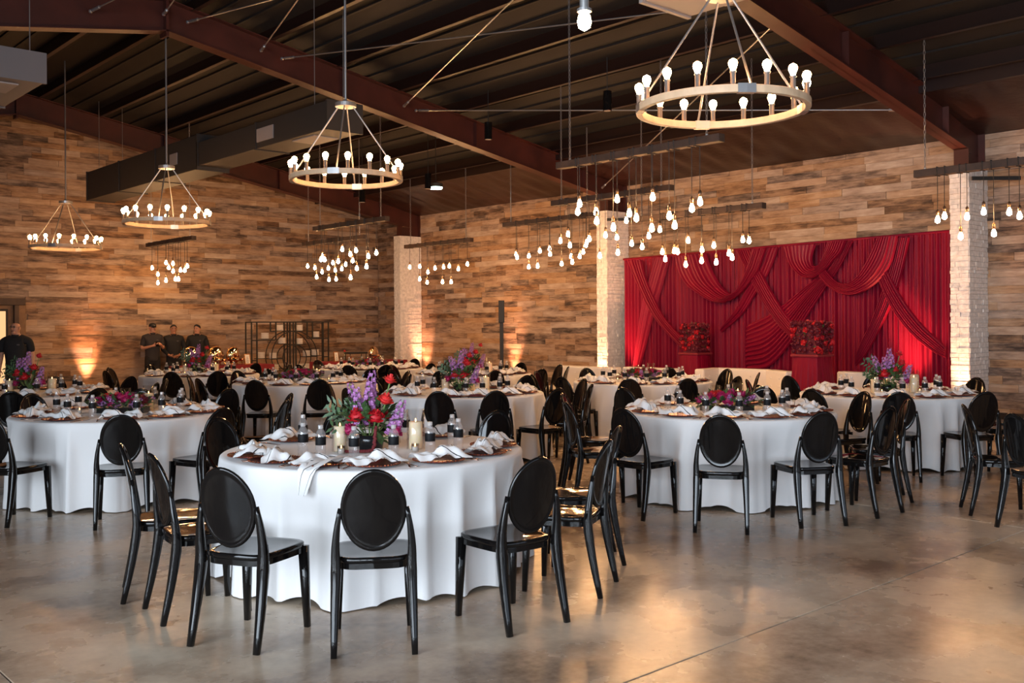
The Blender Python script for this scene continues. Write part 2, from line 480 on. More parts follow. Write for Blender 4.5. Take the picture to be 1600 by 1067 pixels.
# ---- doorway at the end of the gable wall, left of the bald man
DO = 0.18
dr = struct(MB().box((5.0 - DO, WY - 0.10, 2.06), (6.50 - DO, WY + 0.0, 2.21)).build('door_1', 'door_frame', bevel=0.008))
MB().box((6.36 - DO, WY - 0.10, 0), (6.50 - DO, WY, 2.06)).build('jamb', 'door_casing', dr, bevel=0.006)
MB().box((6.27 - DO, WY - 0.13, 0), (6.36 - DO, WY - 0.02, 2.06)).build('jamb', 'door_frame', dr, bevel=0.006)
MB().box((5.0 - DO, WY - 0.03, 0), (6.27 - DO, WY - 0.004, 2.06)).build('door_leaf', 'door_casing', dr, bevel=0.004)
MB().box((5.25, WY - 0.07, 0.35), (5.98, WY - 0.035, 1.98)).build('door_frame', 'black_matte', dr, bevel=0.004)
MB().box((5.30, WY - 0.076, 0.40), (5.93, WY - 0.07, 1.93)).build('lit_pane', 'sign_lit', dr)

# ---- walls behind the photographer, each with a glazed opening
def glazed_wall(name, axis, plane, outward, u0, u1, a, b, z0, z1, top, n, num):
    w = MB()
    lo, hi = sorted((plane, plane + outward * 0.2))
    def bx(mb, ua, ub, za, zb, l=lo, h=hi):
        if axis == 0: mb.box((ua, l, za), (ub, h, zb))
        else: mb.box((l, ua, za), (h, ub, zb))
    bx(w, u0, a, 0, top); bx(w, b, u1, 0, top); bx(w, a, b, z1, top)
    if z0 > 0: bx(w, a, b, 0, z0)
    struct(w.build(name, 'wall_plain'))
    fr = MB(); t = 0.05
    bx(fr, a, b, z0, z0 + t); bx(fr, a, b, z1 - t, z1)
    for i in range(n + 1):
        u = a + (b - a - t) * i / n; bx(fr, u, u + t, z0 + t, z1 - t)
    wo = struct(fr.build('window_%d' % num, 'black_matte'))
    mid = (lo + hi) / 2
    for i in range(n):
        g = MB(); ua = a + (b - a - t) * i / n + t; ub = a + (b - a - t) * (i + 1) / n
        bx(g, ua, ub, z0 + t, z1 - t, mid - 0.004, mid + 0.004)
        g.build('pane', 'pane', wo)
glazed_wall('wall_back', 0, Y0, -1, X0 - 0.2, WX + 0.2, -3.5, 9.7, 0.1, 3.9, deck_z(WX), 8, 1)
glazed_wall('wall_side', 1, X0, -1, Y0, WY + 0.2, -6.0, 5.0, 0.1, 3.9, deck_z(X0) + 0.3, 7, 2)
gb = MB().prism([(X0, deck_z(WX)), (WX + 0.2, deck_z(WX)), (RIDGE, deck_z(RIDGE)), (X0, deck_z(X0))], 1, Y0 - 0.2, Y0)
struct(gb.build('trim_1', 'wall_plain'))

# ---- roof: deck, purlins, eave lining
ce = MB()
for x1 in (WX + 0.2, X0 - 0.2):
    ce.prism([(RIDGE, deck_z(RIDGE)), (x1, deck_z(x1)), (x1, deck_z(x1) + 0.12), (RIDGE, deck_z(RIDGE) + 0.12)], 1, Y0 - 0.2, WY + 0.2)
ce = struct(ce.build('ceiling', 'ceil_dark'))
for sgn in (1, -1):
    for k in range(7):
        x = RIDGE + sgn * (0.45 + 1.2 * k)
        if not X0 < x < WX: continue
        z = deck_z(x)
        pm = MB()
        # Z-purlin: web and two lips
        pm.box((x - 0.006, Y0, z - 0.2), (x + 0.006, WY, z - 0.005))
        pm.box((x - 0.07 * sgn if sgn > 0 else x - 0.006, Y0, z - 0.206), (x + 0.006 if sgn > 0 else x + 0.07, WY, z - 0.196))
        pm.build('purlin', 'purlin_red', ce)
# battens between the purlins (the underside of the metal deck)
for sgn in (1, -1):
    for k in range(7):
        for q in (0.4, 0.8):
            x = RIDGE + sgn * (0.45 + 1.2 * k + q)
            if not X0 < x < WX - 0.5: continue
            z = deck_z(x)
            MB().box((x - 0.02, Y0, z - 0.03), (x + 0.02, WY, z - 0.002)).build('deck_rib', 'ceil_dark', ce)
rn = random.Random(3)
ph = [rn.random() * 6.28 for _ in range(8)]
def lining(u, v):
    y = Y0 + (WY - Y0) * u; x = 13.55 + (WX - 0.02 - 13.55) * v
    z = 4.83 + (WALL_TOP - 4.83) * v
    w = 0.012 * math.sin(y * 9 + 4 * v + ph[0]) + 0.010 * math.sin(y * 17 - 6 * v + ph[1]) + 0.02 * math.sin(y * 2.1 + ph[2])
    return (x, y, z + w * math.sin(PI * v) ** 0.5 if 0 < v < 1 else z)
MB().grid(420, 9, lining).build('eave_lining', 'ceil_fabric', ce, smooth=True)
MB().box((13.47, Y0, 4.80), (13.56, WY, 5.1)).build('purlin', 'purlin_red', ce)

# ---- steel portal frames
def rz_t(x): return 6.22 - SLOPE * abs(x - RIDGE)
def rz_b(x): return 5.76 - 0.172 * abs(x - RIDGE)
FRAMES = (6.29, 13.54, 20.72)
FN = {6.29: 'nearest', 13.54: 'middle', 20.72: 'farthest'}
for fy in FRAMES:
    fr = empty('steel_portal_frame', (RIDGE, fy, 0), 0, 'dark red steel roof frame, the %s of three, spanning gable to eave' % FN[fy], 'roof beam', 'steel roof frames')
    for sgn in (1, -1):
        xe = (WX - 0.02 if sgn > 0 else X0 + 0.02) - RIDGE
        kn = xe - sgn * 0.60
        w = MB().prism([(0, rz_b(RIDGE)), (kn, rz_b(kn + RIDGE)), (xe, rz_b(kn + RIDGE) - 0.05), (xe, rz_t(xe + RIDGE)), (0, rz_t(RIDGE))], 1, -0.008, 0.008)
        w.build('rafter_web', 'steel_red', fr)
        for fn, dz in ((rz_t, -0.014), (rz_b, 0.0)):
            e = xe if fn is rz_t else kn
            MB().prism([(0, fn(RIDGE) + dz), (e, fn(e + RIDGE) + dz), (e, fn(e + RIDGE) + dz + 0.016), (0, fn(RIDGE) + dz + 0.016)], 1, -0.11, 0.11).build('rafter_flange', 'steel_red', fr)
        cz = rz_b(kn + RIDGE)
        a, b = sorted((kn, xe))
        c = MB().box((a, -0.008, 0.0), (b, 0.008, cz - 0.03))
        c.box((kn - 0.008, -0.11, 0.0), (kn + 0.008, 0.11, cz))
        c.box((min(xe, xe - sgn * 0.016), -0.11, 0.0), (max(xe, xe - sgn * 0.016), 0.11, rz_t(xe + RIDGE) - 0.03))
        c.build('column', 'steel_red', fr)
        for q in (0.32, 0.62, 0.93):
            x = kn * q
            MB().box((x - 0.006, -0.10, rz_b(x + RIDGE) + 0.02), (x + 0.006, 0.10, rz_t(x + RIDGE) - 0.02)).build('stiffener', 'steel_red', fr)
    MB().box((-0.02, -0.11, rz_b(RIDGE) - 0.07), (0.02, 0.11, rz_t(RIDGE))).build('splice_plate', 'steel_red', fr)

# ---- stacked-stone cladding round the column feet
PN = {6.29: 'right of the red curtain', 13.54: 'left of the red curtain', 20.72: 'nearest the room corner'}
for fy in FRAMES:
    pr = empty('stone_pillar', (WX, fy, 0), 0, 'white stacked stone pillar %s, dark steel above it' % PN[fy], 'pillar', 'white stone pillars')
    rnd = random.Random(int(fy * 10))
    x0, x1, hw, zt = -0.70, -0.03, 0.135, 3.9
    core = MB().box((x0 + 0.02, -hw + 0.02, 0), (x1, hw - 0.02, zt - 0.005)); core.build('core', 'stone_white', pr)
    mb = MB(); z = 0.0
    while z < zt - 0.01:
        hh = min(rnd.choice((0.05, 0.065, 0.08)), zt - z)
        y = -hw
        # front face stones
        while y < hw - 1e-6:
            l = rnd.uniform(0.12, 0.28); y2 = min(hw, y + l)
            if hw - y2 < 0.06: y2 = hw
            j = rnd.random() * 0.016
            mb.box((x0 - j, y + 0.002, z + 0.002), (x0 + 0.03, y2 - 0.002, z + hh - 0.002)); y = y2
        for sg in (-1, 1):
            x = x0
            while x < x1 - 1e-6:
                l = rnd.uniform(0.15, 0.36); x2 = min(x1, x + l)
                if x1 - x2 < 0.08: x2 = x1
                j = rnd.random() * 0.016
                ya, yb = sorted((sg * (hw + j), sg * (hw - 0.03)))
                mb.box((x + 0.002, ya, z + 0.002), (x2 - 0.002, yb, z + hh - 0.002)); x = x2
        z += hh
    mb.build('stone_cladding', 'stone_white', pr, kind='stuff')

# ---- ducts under the roof
def duct(name, label, boxes, vents, mat='duct'):
    b0 = boxes[0]
    o = empty(name, ((b0[0][0] + b0[1][0]) / 2, b0[0][1], b0[0][2]), 0, label, 'duct', 'ceiling ducts')
    L0 = Vector(o.location)
    for a, b in boxes:
        MB().box(Vector(a) - L0, Vector(b) - L0).build('duct_section', mat, o, bevel=0.008)
        nb = max(2, int((b[1] - a[1]) / 1.5))
        for k in range(nb + 1):
            y = a[1] - 0.012 + (b[1] - a[1] - 0.016) * k / nb
            MB().box(Vector((a[0] - 0.015, y, a[2] - 0.015)) - L0, Vector((b[0] + 0.015, y + 0.04, b[2] + 0.012)) - L0).build('seam_flange', mat, o)
    for a, b in vents:
        fr = MB().box(Vector(a) - L0, Vector(b) - L0).build('grille', 'duct_grey', o)
    for y in (boxes[0][0][1] + 0.4, boxes[-1][1][1] - 0.6):
        for xx in (boxes[0][0][0] + 0.04, boxes[0][1][0] - 0.04):
            MB().tube([Vector((xx, y, boxes[0][1][2] - 0.02)) - L0, Vector((xx, y, deck_z(xx))) - L0], 0.006, 6).build('hanger_rod', 'rod_steel', o)
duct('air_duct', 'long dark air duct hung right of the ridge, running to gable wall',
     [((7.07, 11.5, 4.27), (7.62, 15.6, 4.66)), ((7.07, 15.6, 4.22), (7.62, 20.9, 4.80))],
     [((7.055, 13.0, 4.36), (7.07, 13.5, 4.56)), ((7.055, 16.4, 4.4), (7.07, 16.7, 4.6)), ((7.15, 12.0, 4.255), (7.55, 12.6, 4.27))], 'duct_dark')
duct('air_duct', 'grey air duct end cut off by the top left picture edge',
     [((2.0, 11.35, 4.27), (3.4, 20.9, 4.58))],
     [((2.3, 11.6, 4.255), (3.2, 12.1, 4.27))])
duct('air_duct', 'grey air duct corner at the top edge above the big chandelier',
     [((6.3, -3.0, 4.28), (6.93, 5.3, 4.7))], [], 'duct_grey')

# ---- silver bracing cables in the roof
def cable(a, b, label):
    a, b = Vector(a), Vector(b); o = empty('bracing_cable', a, 0, label, 'cable', 'silver bracing cables')
    d = b - a
    MB().tube([(0, 0, 0), d], 0.010, 6).build('rod', 'cable', o)
    u = d.normalized()
    MB().tube([u * 0.05, u * 0.24], 0.022, 8).build('turnbuckle', 'cable', o)
    MB().tube([d - u * 0.24, d - u * 0.05], 0.022, 8).build('turnbuckle', 'cable', o)
    MB().ball((0, 0, 0), 0.028, 8, 5).build('anchor', 'cable', o)
FY2, FY1 = 13.42, 6.42
def web(x, fy, q=0.5): return (x, fy, rz_b(x) + (rz_t(x) - rz_b(x)) * q)
cable(web(9.75, FY2), web(7.2, FY1), 'silver bracing cable rising steeply right from above the middle beam')
cable(web(7.45, FY2), web(9.7, FY1), 'silver bracing cable from middle beam passing behind the lone near bulb')
cable(web(10.0, FY2), web(13.4, FY1, 0.3), 'silver bracing cable passing behind the big chandelier ring')
cable((14.7, FY2, 4.36), web(10.2, FY1), 'copper-toned bracing cable running up from the pillar left of curtain')
cable(web(7.1, FY2), web(5.0, FY1), 'short silver cable left of the tall chandelier rod')
cable(web(5.95, FY2), web(7.3, FY1), 'silver cable starting at the roof ridge splice')
cable(web(5.6, FY2), web(4.0, FY1), 'silver cable end just left of the ridge splice')
cable(web(4.6, FY2), web(5.5, FY1), 'leftmost silver cable end on the left rafter')
# ---- flat dark bars beside two pillars
for fy, xx, w in ((6.29, 15.05, 'right'), (13.54, 15.05, 'left')):
    o = empty('wall_bar', (14.72, fy - 0.22, 3.70), 0, 'slim dark horizontal bar beside the white pillar %s of the curtain' % w, 'bar', 'dark wall bars')
    a = Vector((0.0, 0.0, 0)); b = a + Vector((RX, RY, 0)) * 0.72
    n = Vector((FX, FY, 0)) * 0.012; up = Vector((0, 0, 0.028))
    MB().add([a - n - up, b - n - up, b + n - up, a + n - up, a - n + up, b - n + up, b + n + up, a + n + up],
             [(0, 3, 2, 1), (4, 5, 6, 7), (0, 1, 5, 4), (1, 2, 6, 5), (2, 3, 7, 6), (3, 0, 4, 7)]).build('bar', 'black_matte', o)
    m = (a + b) / 2
    MB().tube([a + (b - a) * 0.12, (0.14, 0.045, 0.0)], 0.012, 6).build('bracket', 'black_matte', o)
# ================================================================== LIGHT FIXTURES
# ---- ring chandeliers hung under the ridge
bulb_me = MB().lathe([(0.004, 0.0), (0.016, 0.006), (0.021, 0.022), (0.030, 0.042), (0.032, 0.056), (0.025, 0.074), (0.006, 0.086)], 10).mesh('bulb', 'bulb_on', True)
sock_me = MB().lathe([(0.019, -0.01), (0.019, 0.075), (0.024, 0.078), (0.024, 0.085)], 10).mesh('socket', 'nickel', True)
def chandelier(y, z, phase, label):
    o = empty('ring_chandelier', (RIDGE + 0.19, y, z), 0, label, 'chandelier', 'ring chandeliers')
    R = 0.595
    MB().lathe([(R - 0.022, -0.027), (R + 0.022, -0.027), (R + 0.022, 0.027), (R - 0.022, 0.027)], 64, close=True).build('ring', 'ring_wood', o, bevel=0.005)
    for k in range(16):
        a = phase + 2 * PI * (k + 0.5) / 16
        p = (R * math.cos(a), R * math.sin(a), 0.03)
        s = ob('socket', sock_me, o, p)
        b = ob('bulb', bulb_me, s, (0, 0, 0.083))
    hub = 0.80
    MB().lathe([(0.03, hub - 0.01), (0.115, hub - 0.008), (0.115, hub + 0.035), (0.03, hub + 0.045), (0.012, hub + 0.08)], 24).build('hub', 'nickel', o, smooth=False)
    for k in range(4):
        a = phase + PI / 4 + PI / 2 * k
        MB().tube([(0.085 * math.cos(a), 0.085 * math.sin(a), hub - 0.012), ((R + 0.0) * math.cos(a), (R + 0.0) * math.sin(a), 0.03)], 0.0085, 8).build('hanger_rod', 'rod_steel', o)
        cl = MB().lathe([(R - 0.026, -0.031), (R + 0.026, -0.031), (R + 0.026, 0.031), (R - 0.026, 0.031)], 64, close=True)
        n = 64; kk = int(a / (2 * PI) * n) % n
        # a clamp plate: keep two segments of the band only
        keep = {(kk + d) % n for d in (-1, 0, 1)}
        cl.f = [q for q in cl.f if len({i % n for i in q} & keep) == 2]
        cl.build('clamp', 'rod_steel', o)
    top = deck_z(RIDGE + 0.19) - z
    MB().tube([(0, 0, hub + 0.04), (0, 0, top)], 0.013, 8).build('stem', 'rod_steel', o)
chandelier(4.17, 3.13, 0.15, 'large near ring chandelier with round glowing bulbs, top right')
chandelier(9.14, 3.19, 0.05, 'ring chandelier second nearest, hung before the white LED lamp')
chandelier(13.95, 3.10, 0.2, 'ring chandelier third nearest, left, above a bulb-hung beam')
chandelier(18.4, 3.02, 0.1, 'smallest farthest ring chandelier before the gable plank wall')

# ---- wooden beams with bulbs on cords
pb_me = MB().lathe([(0.010, 0.0), (0.014, -0.012), (0.026, -0.045), (0.031, -0.065), (0.027, -0.088), (0.006, -0.102)], 10).mesh('bulb', 'pend_on', True)
ps_me = MB().lathe([(0.004, 0.075), (0.012, 0.06), (0.018, 0.055), (0.019, -0.004), (0.012, -0.006)], 10).mesh('socket', 'brass_socket', True)
def chain_mesh(h):
    mb = MB(); n = max(2, int(h / 0.055)); st_ = h / n
    for k in range(n):
        z = st_ * (k + 0.5); ax = k % 2
        pts = []
        for q in range(7):
            a = 2 * PI * q / 6
            u, w = 0.012 * math.cos(a), 0.036 * math.sin(a)
            pts.append((u, 0, z + w) if ax else (0, u, z + w))
        mb.tube(pts, 0.0042, 4, cap=False)
    return mb
def pendant_beam(X, px0, py0, px1, py1, Z, bulbs, label, thick=0.085, zx=(0, 0, 1.0)):
    ya = on_x(px0, py0, X).y; yb = on_x(px1, py1, X).y
    L = ya - yb; yc = (ya + yb) / 2
    o = empty('pendant_beam_light', (X, yc, Z), 0, label, 'pendant light', 'wooden beam pendant lights')
    MB().box((-0.055, -L / 2, 0), (0.055, L / 2, thick)).build('beam', 'beam_wood', o, bevel=0.006)
    for sy in (-0.42, 0.42):
        c = deck_z(X) - 0.02 - Z - thick
        ch = chain_mesh(c).build('chain', 'rod_steel', o, loc=(0, sy * L, thick))
        MB().ball((0, 0, 0), 0.016, 8, 5).build('hook', 'cable', ch, loc=(0, 0, 0.012))
    for px, py in bulbs:
        p = on_x(px, py, X)
        y = max(-L / 2 + 0.03, min(L / 2 - 0.03, p.y - yc)); z = p.z - Z + 0.05
        xo = R_.uniform(-0.045, 0.045)
        cm = MB().tube([(xo, y, z + 0.07), (xo, y, -0.002)], 0.0045, 5)
        # the cord is wound round the beam
        w = 0.062
        cm.tube([(-w, y - 0.012, -0.004), (-w, y - 0.006, thick + 0.006), (w, y, thick + 0.006), (w, y + 0.006, -0.004), (-w, y + 0.012, -0.005)], 0.006, 5)
        c = cm.build('cord', 'cord', o)
        s = ob('socket', ps_me, c, (xo, y, z))
        ob('bulb', pb_me, s, (0, 0, 0))
def c4(ox, oy, L): return [(ox + x / 4.0, oy + y / 4.0) for x, y in L]
G7 = (800, 250)
pendant_beam(8.56, 873, 255, 1128, 213, 3.50, c4(*G7, [(417, 320), (434, 270), (521, 320), (543, 378), (656, 240), (638, 418), (748, 330), (777, 358), (894, 230), (876, 422), (997, 347), (1030, 405), (1127, 297), (1165, 255)]),
             'nearest bulb-hung wooden beam, just below the large chandelier')
pendant_beam(13.0, 788, 350, 930, 330, 3.53, c4(*G7, [(34, 588), (38, 606), (103, 597), (165, 565), (233, 552), (240, 585), (95, 665), (170, 660), (303, 645), (374, 600), (384, 635), (431, 600), (449, 572), (456, 528), (474, 512)]),
             'bulb-hung wooden beam left of the pillar beside the curtain')
pendant_beam(11.9, 988, 343, 1194, 318, 3.20, c4(*G7, [(938, 570), (955, 615), (1017, 565), (1034, 570), (1111, 500), (1096, 650), (1194, 558), (1181, 625), (1263, 530), (1281, 635), (1355, 578), (1377, 605), (1447, 495), (1475, 500)]),
             'bulb-hung wooden beam directly over the left half of the curtain')
pendant_beam(11.1, 864, 320, 1050, 294, 3.49, c4(*G7, [(346, 460), (309, 503), (360, 530), (482, 490), (575, 465), (650, 480), (720, 375), (843, 470), (823, 540), (750, 518), (918, 430), (558, 595), (662, 575)]),
             'bulb-hung wooden beam crossing in front of the pillar left of curtain')
G1 = [(560 + x / 3.8125, 320 + y / 3.8125) for x, y in [(315, 370), (362, 365), (409, 398), (455, 375), (500, 368), (545, 363), (592, 380), (363, 440), (408, 460), (502, 457), (546, 457)]]
pendant_beam(13.4, 634, 388, 737, 375, 3.36, G1 + [(728, 412)], 'bulb-hung wooden beam in front of the corner pillar')
pendant_beam(9.9, 492, 357, 605, 343, 3.42, c4(400, 250, [(540, 555), (585, 585), (636, 563), (697, 598), (748, 577), (592, 625), (405, 600), (412, 620), (432, 620), (510, 630), (643, 675), (692, 663), (600, 732)]),
             'upper of two bulb-hung beams below the second chandelier')
pendant_beam(11.2, 475, 381, 570, 367, 3.36, c4(400, 250, [(331, 662), (378, 672), (373, 728), (422, 697), (458, 674), (483, 640), (487, 686), (465, 745), (502, 742), (535, 678), (552, 650)]),
             'lower of two bulb-hung beams below the second chandelier')
pendant_beam(8.7, 231, 384, 303, 372, 3.38, c4(0, 250, [(943, 672), (978, 765), (993, 712), (1040, 640), (1058, 670), (1072, 692), (1026, 750), (1090, 645), (1105, 742), (1122, 742), (1136, 687), (1155, 687), (1168, 660)]),
             'small leftmost bulb-hung beam before the gable plank wall')
pendant_beam(12.2, 1430, 268, 1640, 238, 3.42, c4(1200, 250, [(1065, 370), (1113, 348), (1206, 473), (1247, 350), (1347, 318), (1403, 453), (1504, 320), (1572, 345), (1680, 400)]),
             'rightmost bulb-hung beam in front of the right pillar', 0.095)

# ---- one near bulb on its own cord
p = at_d(913, 28, 5.0)
o = empty('pendant_bulb', p, 0, 'lone near pendant bulb with silver socket at the top edge', 'pendant light')
MB().lathe([(0.012, 0.03), (0.030, 0.012), (0.036, -0.02), (0.030, -0.05), (0.006, -0.066)], 16).build('bulb', 'pend_on', o, smooth=True)
MB().lathe([(0.006, 0.20), (0.022, 0.19), (0.024, 0.05), (0.038, 0.045), (0.038, 0.03), (0.01, 0.028)], 16).build('socket', 'nickel', o)
MB().tube([(0, 0, 0.19), (0, 0, deck_z(p.x) - p.z)], 0.006, 6).build('cord', 'cord', o)

# ---- black cylinder downlights on stems
def can(px, py, d, lit, label):
    p = at_d(px, py, d)
    o = empty('cylinder_downlight', p, 0, label, 'ceiling lamp', 'black cylinder downlights')
    MB().lathe([(0.055, 0.0), (0.065, 0.002), (0.065, 0.29), (0.02, 0.30)], 20).build('housing', 'black_gloss', o)
    MB().tube([(0, 0, 0.29), (0, 0, deck_z(p.x) - p.z)], 0.006, 6).build('stem', 'black_matte', o)
    if lit:
        MB().lathe([(0.0001, -0.004), (0.055, -0.004), (0.055, 0.001), (0.0001, 0.001)], 20, cap=False).build('lens', 'led_on', o)
    else:
        MB().lathe([(0.0001, -0.003), (0.05, -0.003), (0.05, 0.001), (0.0001, 0.001)], 20, cap=False).build('lens', 'duct_grey', o)
can(949, 173, 14.5, False, 'black cylinder downlight hung left of the large chandelier')
can(763, 218, 16.5, False, 'black cylinder downlight in front of the middle roof beam')
can(669, 295, 19.0, False, 'black cylinder downlight just left of the white LED disc')
p = at_d(681, 295, 19.5)
o = empty('led_disc_lamp', p, 0, 'lit white LED disc lamp right of the second chandelier', 'ceiling lamp')
MB().lathe([(0.0001, 0.0), (0.125, 0.0), (0.13, 0.012), (0.13, 0.03)], 28, cap=False).build('lens', 'led_on', o)
MB().lathe([(0.135, 0.03), (0.14, 0.10), (0.03, 0.13)], 28).build('housing', 'black_matte', o)
MB().tube([(0, 0, 0.12), (0, 0, deck_z(p.x) - p.z)], 0.008, 6).build('stem', 'black_matte', o)
can(566, 316, 20.0, False, 'small dark cylinder lamp under the second chandelier ring')

# ---- amber uplights on the floor
def uplight(x, y, tilt, energy, size, label):
    o = empty('uplight', (x, y, 0), 0, label, 'uplight', 'amber floor uplights')
    MB().lathe([(0.07, 0.03), (0.085, 0.035), (0.085, 0.15), (0.09, 0.155), (0.09, 0.17), (0.075, 0.17), (0.075, 0.14)], 18, cap=False).build('housing', 'black_matte', o)
    MB().lathe([(0.0001, 0.14), (0.074, 0.14)], 18, cap=False).build('lens', 'up_lens', o)
    MB().box((-0.08, -0.05, 0), (0.08, 0.05, 0.03)).build('base', 'black_matte', o)
    d = bpy.data.lights.new('uplight_beam', 'SPOT'); d.energy = energy; d.color = (1.0, 0.42, 0.21)
    d.spot_size = size; d.spot_blend = 1.0; d.shadow_soft_size = 0.06
    l = bpy.data.objects.new('uplight_beam', d); COL.objects.link(l); l.parent = o; l.location = (0, 0, 0.18)
    l.rotation_euler = Vector((tilt[0], tilt[1], 1)).to_track_quat('-Z', 'Y').to_euler()
uplight(7.6, 22.36, (0, 0.22), UP_E * .7, 0.8, 'amber uplight at the gable wall behind the left tables')
uplight(15.22, 20.30, (0.2, 0.12), UP_E * .5, 0.85, 'amber uplight beside the corner pillar')
uplight(15.22, 16.95, (0.22, 0.0), UP_E * .7, 0.8, 'amber uplight behind the speaker column')
uplight(14.58, 13.54, (0.2, 0.0), UP_E * .45, 0.8, 'amber uplight at the foot of the pillar left of curtain')
uplight(14.5, 7.0, (0.22, 0.0), UP_E * .85, 0.85, 'amber uplight under the right end of the curtain')
uplight(14.58, 6.25, (0.2, 0.0), UP_E * .38, 0.8, 'amber uplight at the foot of the right pillar')
uplight(14.5, 12.75, (0.2, 0.0), UP_E * 0.7, 0.8, 'amber uplight under the left end of the curtain')
# ================================================================== RED CURTAIN BACKDROP
DX = 14.86
def dtop(y): return 2.965 - (y - 6.45) / (13.05 - 6.45) * 0.08
bd = empty('curtain_backdrop', (DX, 9.75, 0), 0, 'deep red draped curtain backdrop with crossing swags between two pillars', 'curtain')
B0 = Vector((DX, 9.75, 0))
edges = [6.47, 7.75, 9.05, 10.4, 11.75, 13.04]
rn = random.Random(5)
for i in range(5):
    a, b = edges[i], edges[i + 1]
    np_ = int((b - a) / 0.085); k = np_ * 6 + 1
    phs = [rn.uniform(-0.5, 0.5) for _ in range(np_ + 2)]; amp = [rn.uniform(0.15, 1.3) for _ in range(np_ + 2)]
    def fn(u, v):
        y = a + (b - a) * u; t = u * np_; q = int(t)
        w = math.cos(2 * PI * t + phs[min(q, np_)] * 0.6) * amp[min(q, np_)] * (1 - (t - q)) + math.cos(2 * PI * t + phs[min(q + 1, np_)] * 0.6) * amp[min(q + 1, np_)] * (t - q)
        z = dtop(y) * (1 - v)
        return (0.042 * w * (0.45 + 0.55 * min(1, v * 4)) + 0.05, y - B0.y, z + 0.005)
    MB().grid(k, 8, fn).build('curtain_panel', 'drape_red', bd, smooth=True)
# header pleat and pipe
MB().tube([(0.05, 6.47 - B0.y, dtop(6.47)), (0.05, 13.05 - B0.y, dtop(13.05))], 0.02, 10).build('header', 'drape_red', bd, smooth=True)
for y in (6.5, 9.75, 13.0):
    MB().tube([(0.13, y - B0.y, 0), (0.13, y - B0.y, dtop(y))], 0.022, 8).build('upright', 'rod_steel', bd)
def z1(x, y): return (960 + x / 4.267, 350 + y / 4.268)
def z2(x, y): return (1220 + x / 4.268, 350 + y / 4.268)
def swag(e1, e2, off, folds, n=44, amp=0.055):
    def cv(e):
        q = []
        for px, py in e:
            p = on_x(px, py, DX - off)
            q.append(Vector((0, min(13.02, max(6.48, p.y)), min(dtop(p.y) - 0.01, p.z))))
        return crom(q, n)
    A, Bc = cv(e1), cv(e2)
    m = folds * 7 + 1
    pr = [R_.uniform(-0.35, 0.35) for _ in range(folds + 1)]
    am = [R_.uniform(0.6, 1.25) for _ in range(folds + 1)]
    def fn(u, v):
        i = min(n - 1, int(round(u * (n - 1))))
        p = A[i].lerp(Bc[i], v)
        t = v * folds; q = min(int(t), folds - 1)
        fr = t - q
        ridge = (1 - abs(2 * fr - 1 + 0.25 * pr[q])) ** 0.8 if abs(2 * fr - 1 + 0.25 * pr[q]) < 1 else 0
        h = amp * am[q] * ridge
        bulge = 0.035 * math.sin(PI * v)
        return (-off - h - bulge + 0.03, p.y - B0.y, p.z)
    MB().grid(n, m, fn).build('swag', 'drape_swag', bd, smooth=True)
swag([(1024, 402), (1012, 440), (1003, 470), (995, 528), (986, 590)], [(1046, 402), (1033, 450), (1020, 493), (1007, 545), (995, 590)], 0.05, 5)
swag([(980, 407), (995, 444), (1016, 488), (1040, 519), (1066, 546)], [(1001, 406), (1007, 430), (1019, 460), (1037, 495), (1068, 530)], 0.11, 6)
swag([z1(985, 165), z1(945, 300), z1(880, 420), z1(800, 570), z1(712, 685)], [z1(1092, 155), z1(1022, 330), z1(940, 460), z1(850, 600), z1(714, 724)], 0.05, 6)
swag([z1(885, 672), z1(1020, 605), z1(1150, 512), z2(130, 440), z2(250, 345), z2(330, 260), z2(390, 120)],
     [z1(885, 975), z1(1030, 950), z1(1185, 775), z2(170, 620), z2(300, 420), z2(390, 290), z2(478, 118)], 0.06, 11, 56, 0.06)
swag([z1(820, 178), z1(870, 290), z1(915, 385), z1(1000, 540), z1(1090, 670), z1(1195, 775)], [z1(905, 165), z1(935, 240), z1(968, 305), z1(1040, 440), z1(1120, 570), z1(1225, 705)], 0.12, 7)
swag([z1(400, 215), z1(420, 310), z1(470, 400), z1(560, 470), z1(640, 515), z1(705, 525), z1(780, 505), z1(850, 450), z1(915, 370), z1(960, 300), z1(1010, 160)],
     [z1(605, 195), z1(640, 290), z1(680, 370), z1(720, 425), z1(760, 458), z1(790, 463), z1(822, 435), z1(848, 385), z1(872, 320), z1(890, 260), z1(915, 168)], 0.17, 9, 64)
swag([z2(770, 95), z2(720, 290), z2(670, 470), z2(600, 660), z2(540, 780), z2(498, 900)], [z2(858, 92), z2(800, 350), z2(730, 550), z2(660, 700), z2(580, 850), z2(503, 945)], 0.06, 7)
swag([z2(650, 385), z2(700, 500), z2(770, 620), z2(860, 730), z2(970, 825), z2(1060, 880), z2(1140, 895)], [z2(710, 310), z2(770, 430), z2(860, 570), z2(960, 690), z2(1060, 780), z2(1140, 825), z2(1142, 828)], 0.12, 7)
swag([z2(250, 350), z2(300, 410), z2(370, 455), z2(450, 475), z2(520, 462), z2(600, 420), z2(680, 345), z2(740, 240), z2(775, 80)],
     [z2(298, 305), z2(335, 350), z2(380, 388), z2(430, 395), z2(470, 378), z2(510, 340), z2(555, 270), z2(600, 180), z2(640, 90)], 0.17, 8, 60)
swag([z2(15, 150), z2(50, 260), z2(110, 335), z2(170, 362), z2(230, 355), z2(300, 300), z2(350, 240), z2(400, 185), z2(430, 112)],
     [z2(230, 135), z2(205, 215), z2(208, 262), z2(222, 278), z2(240, 275), z2(262, 250), z2(280, 205), z2(295, 165), z2(310, 118)], 0.18, 8, 60)

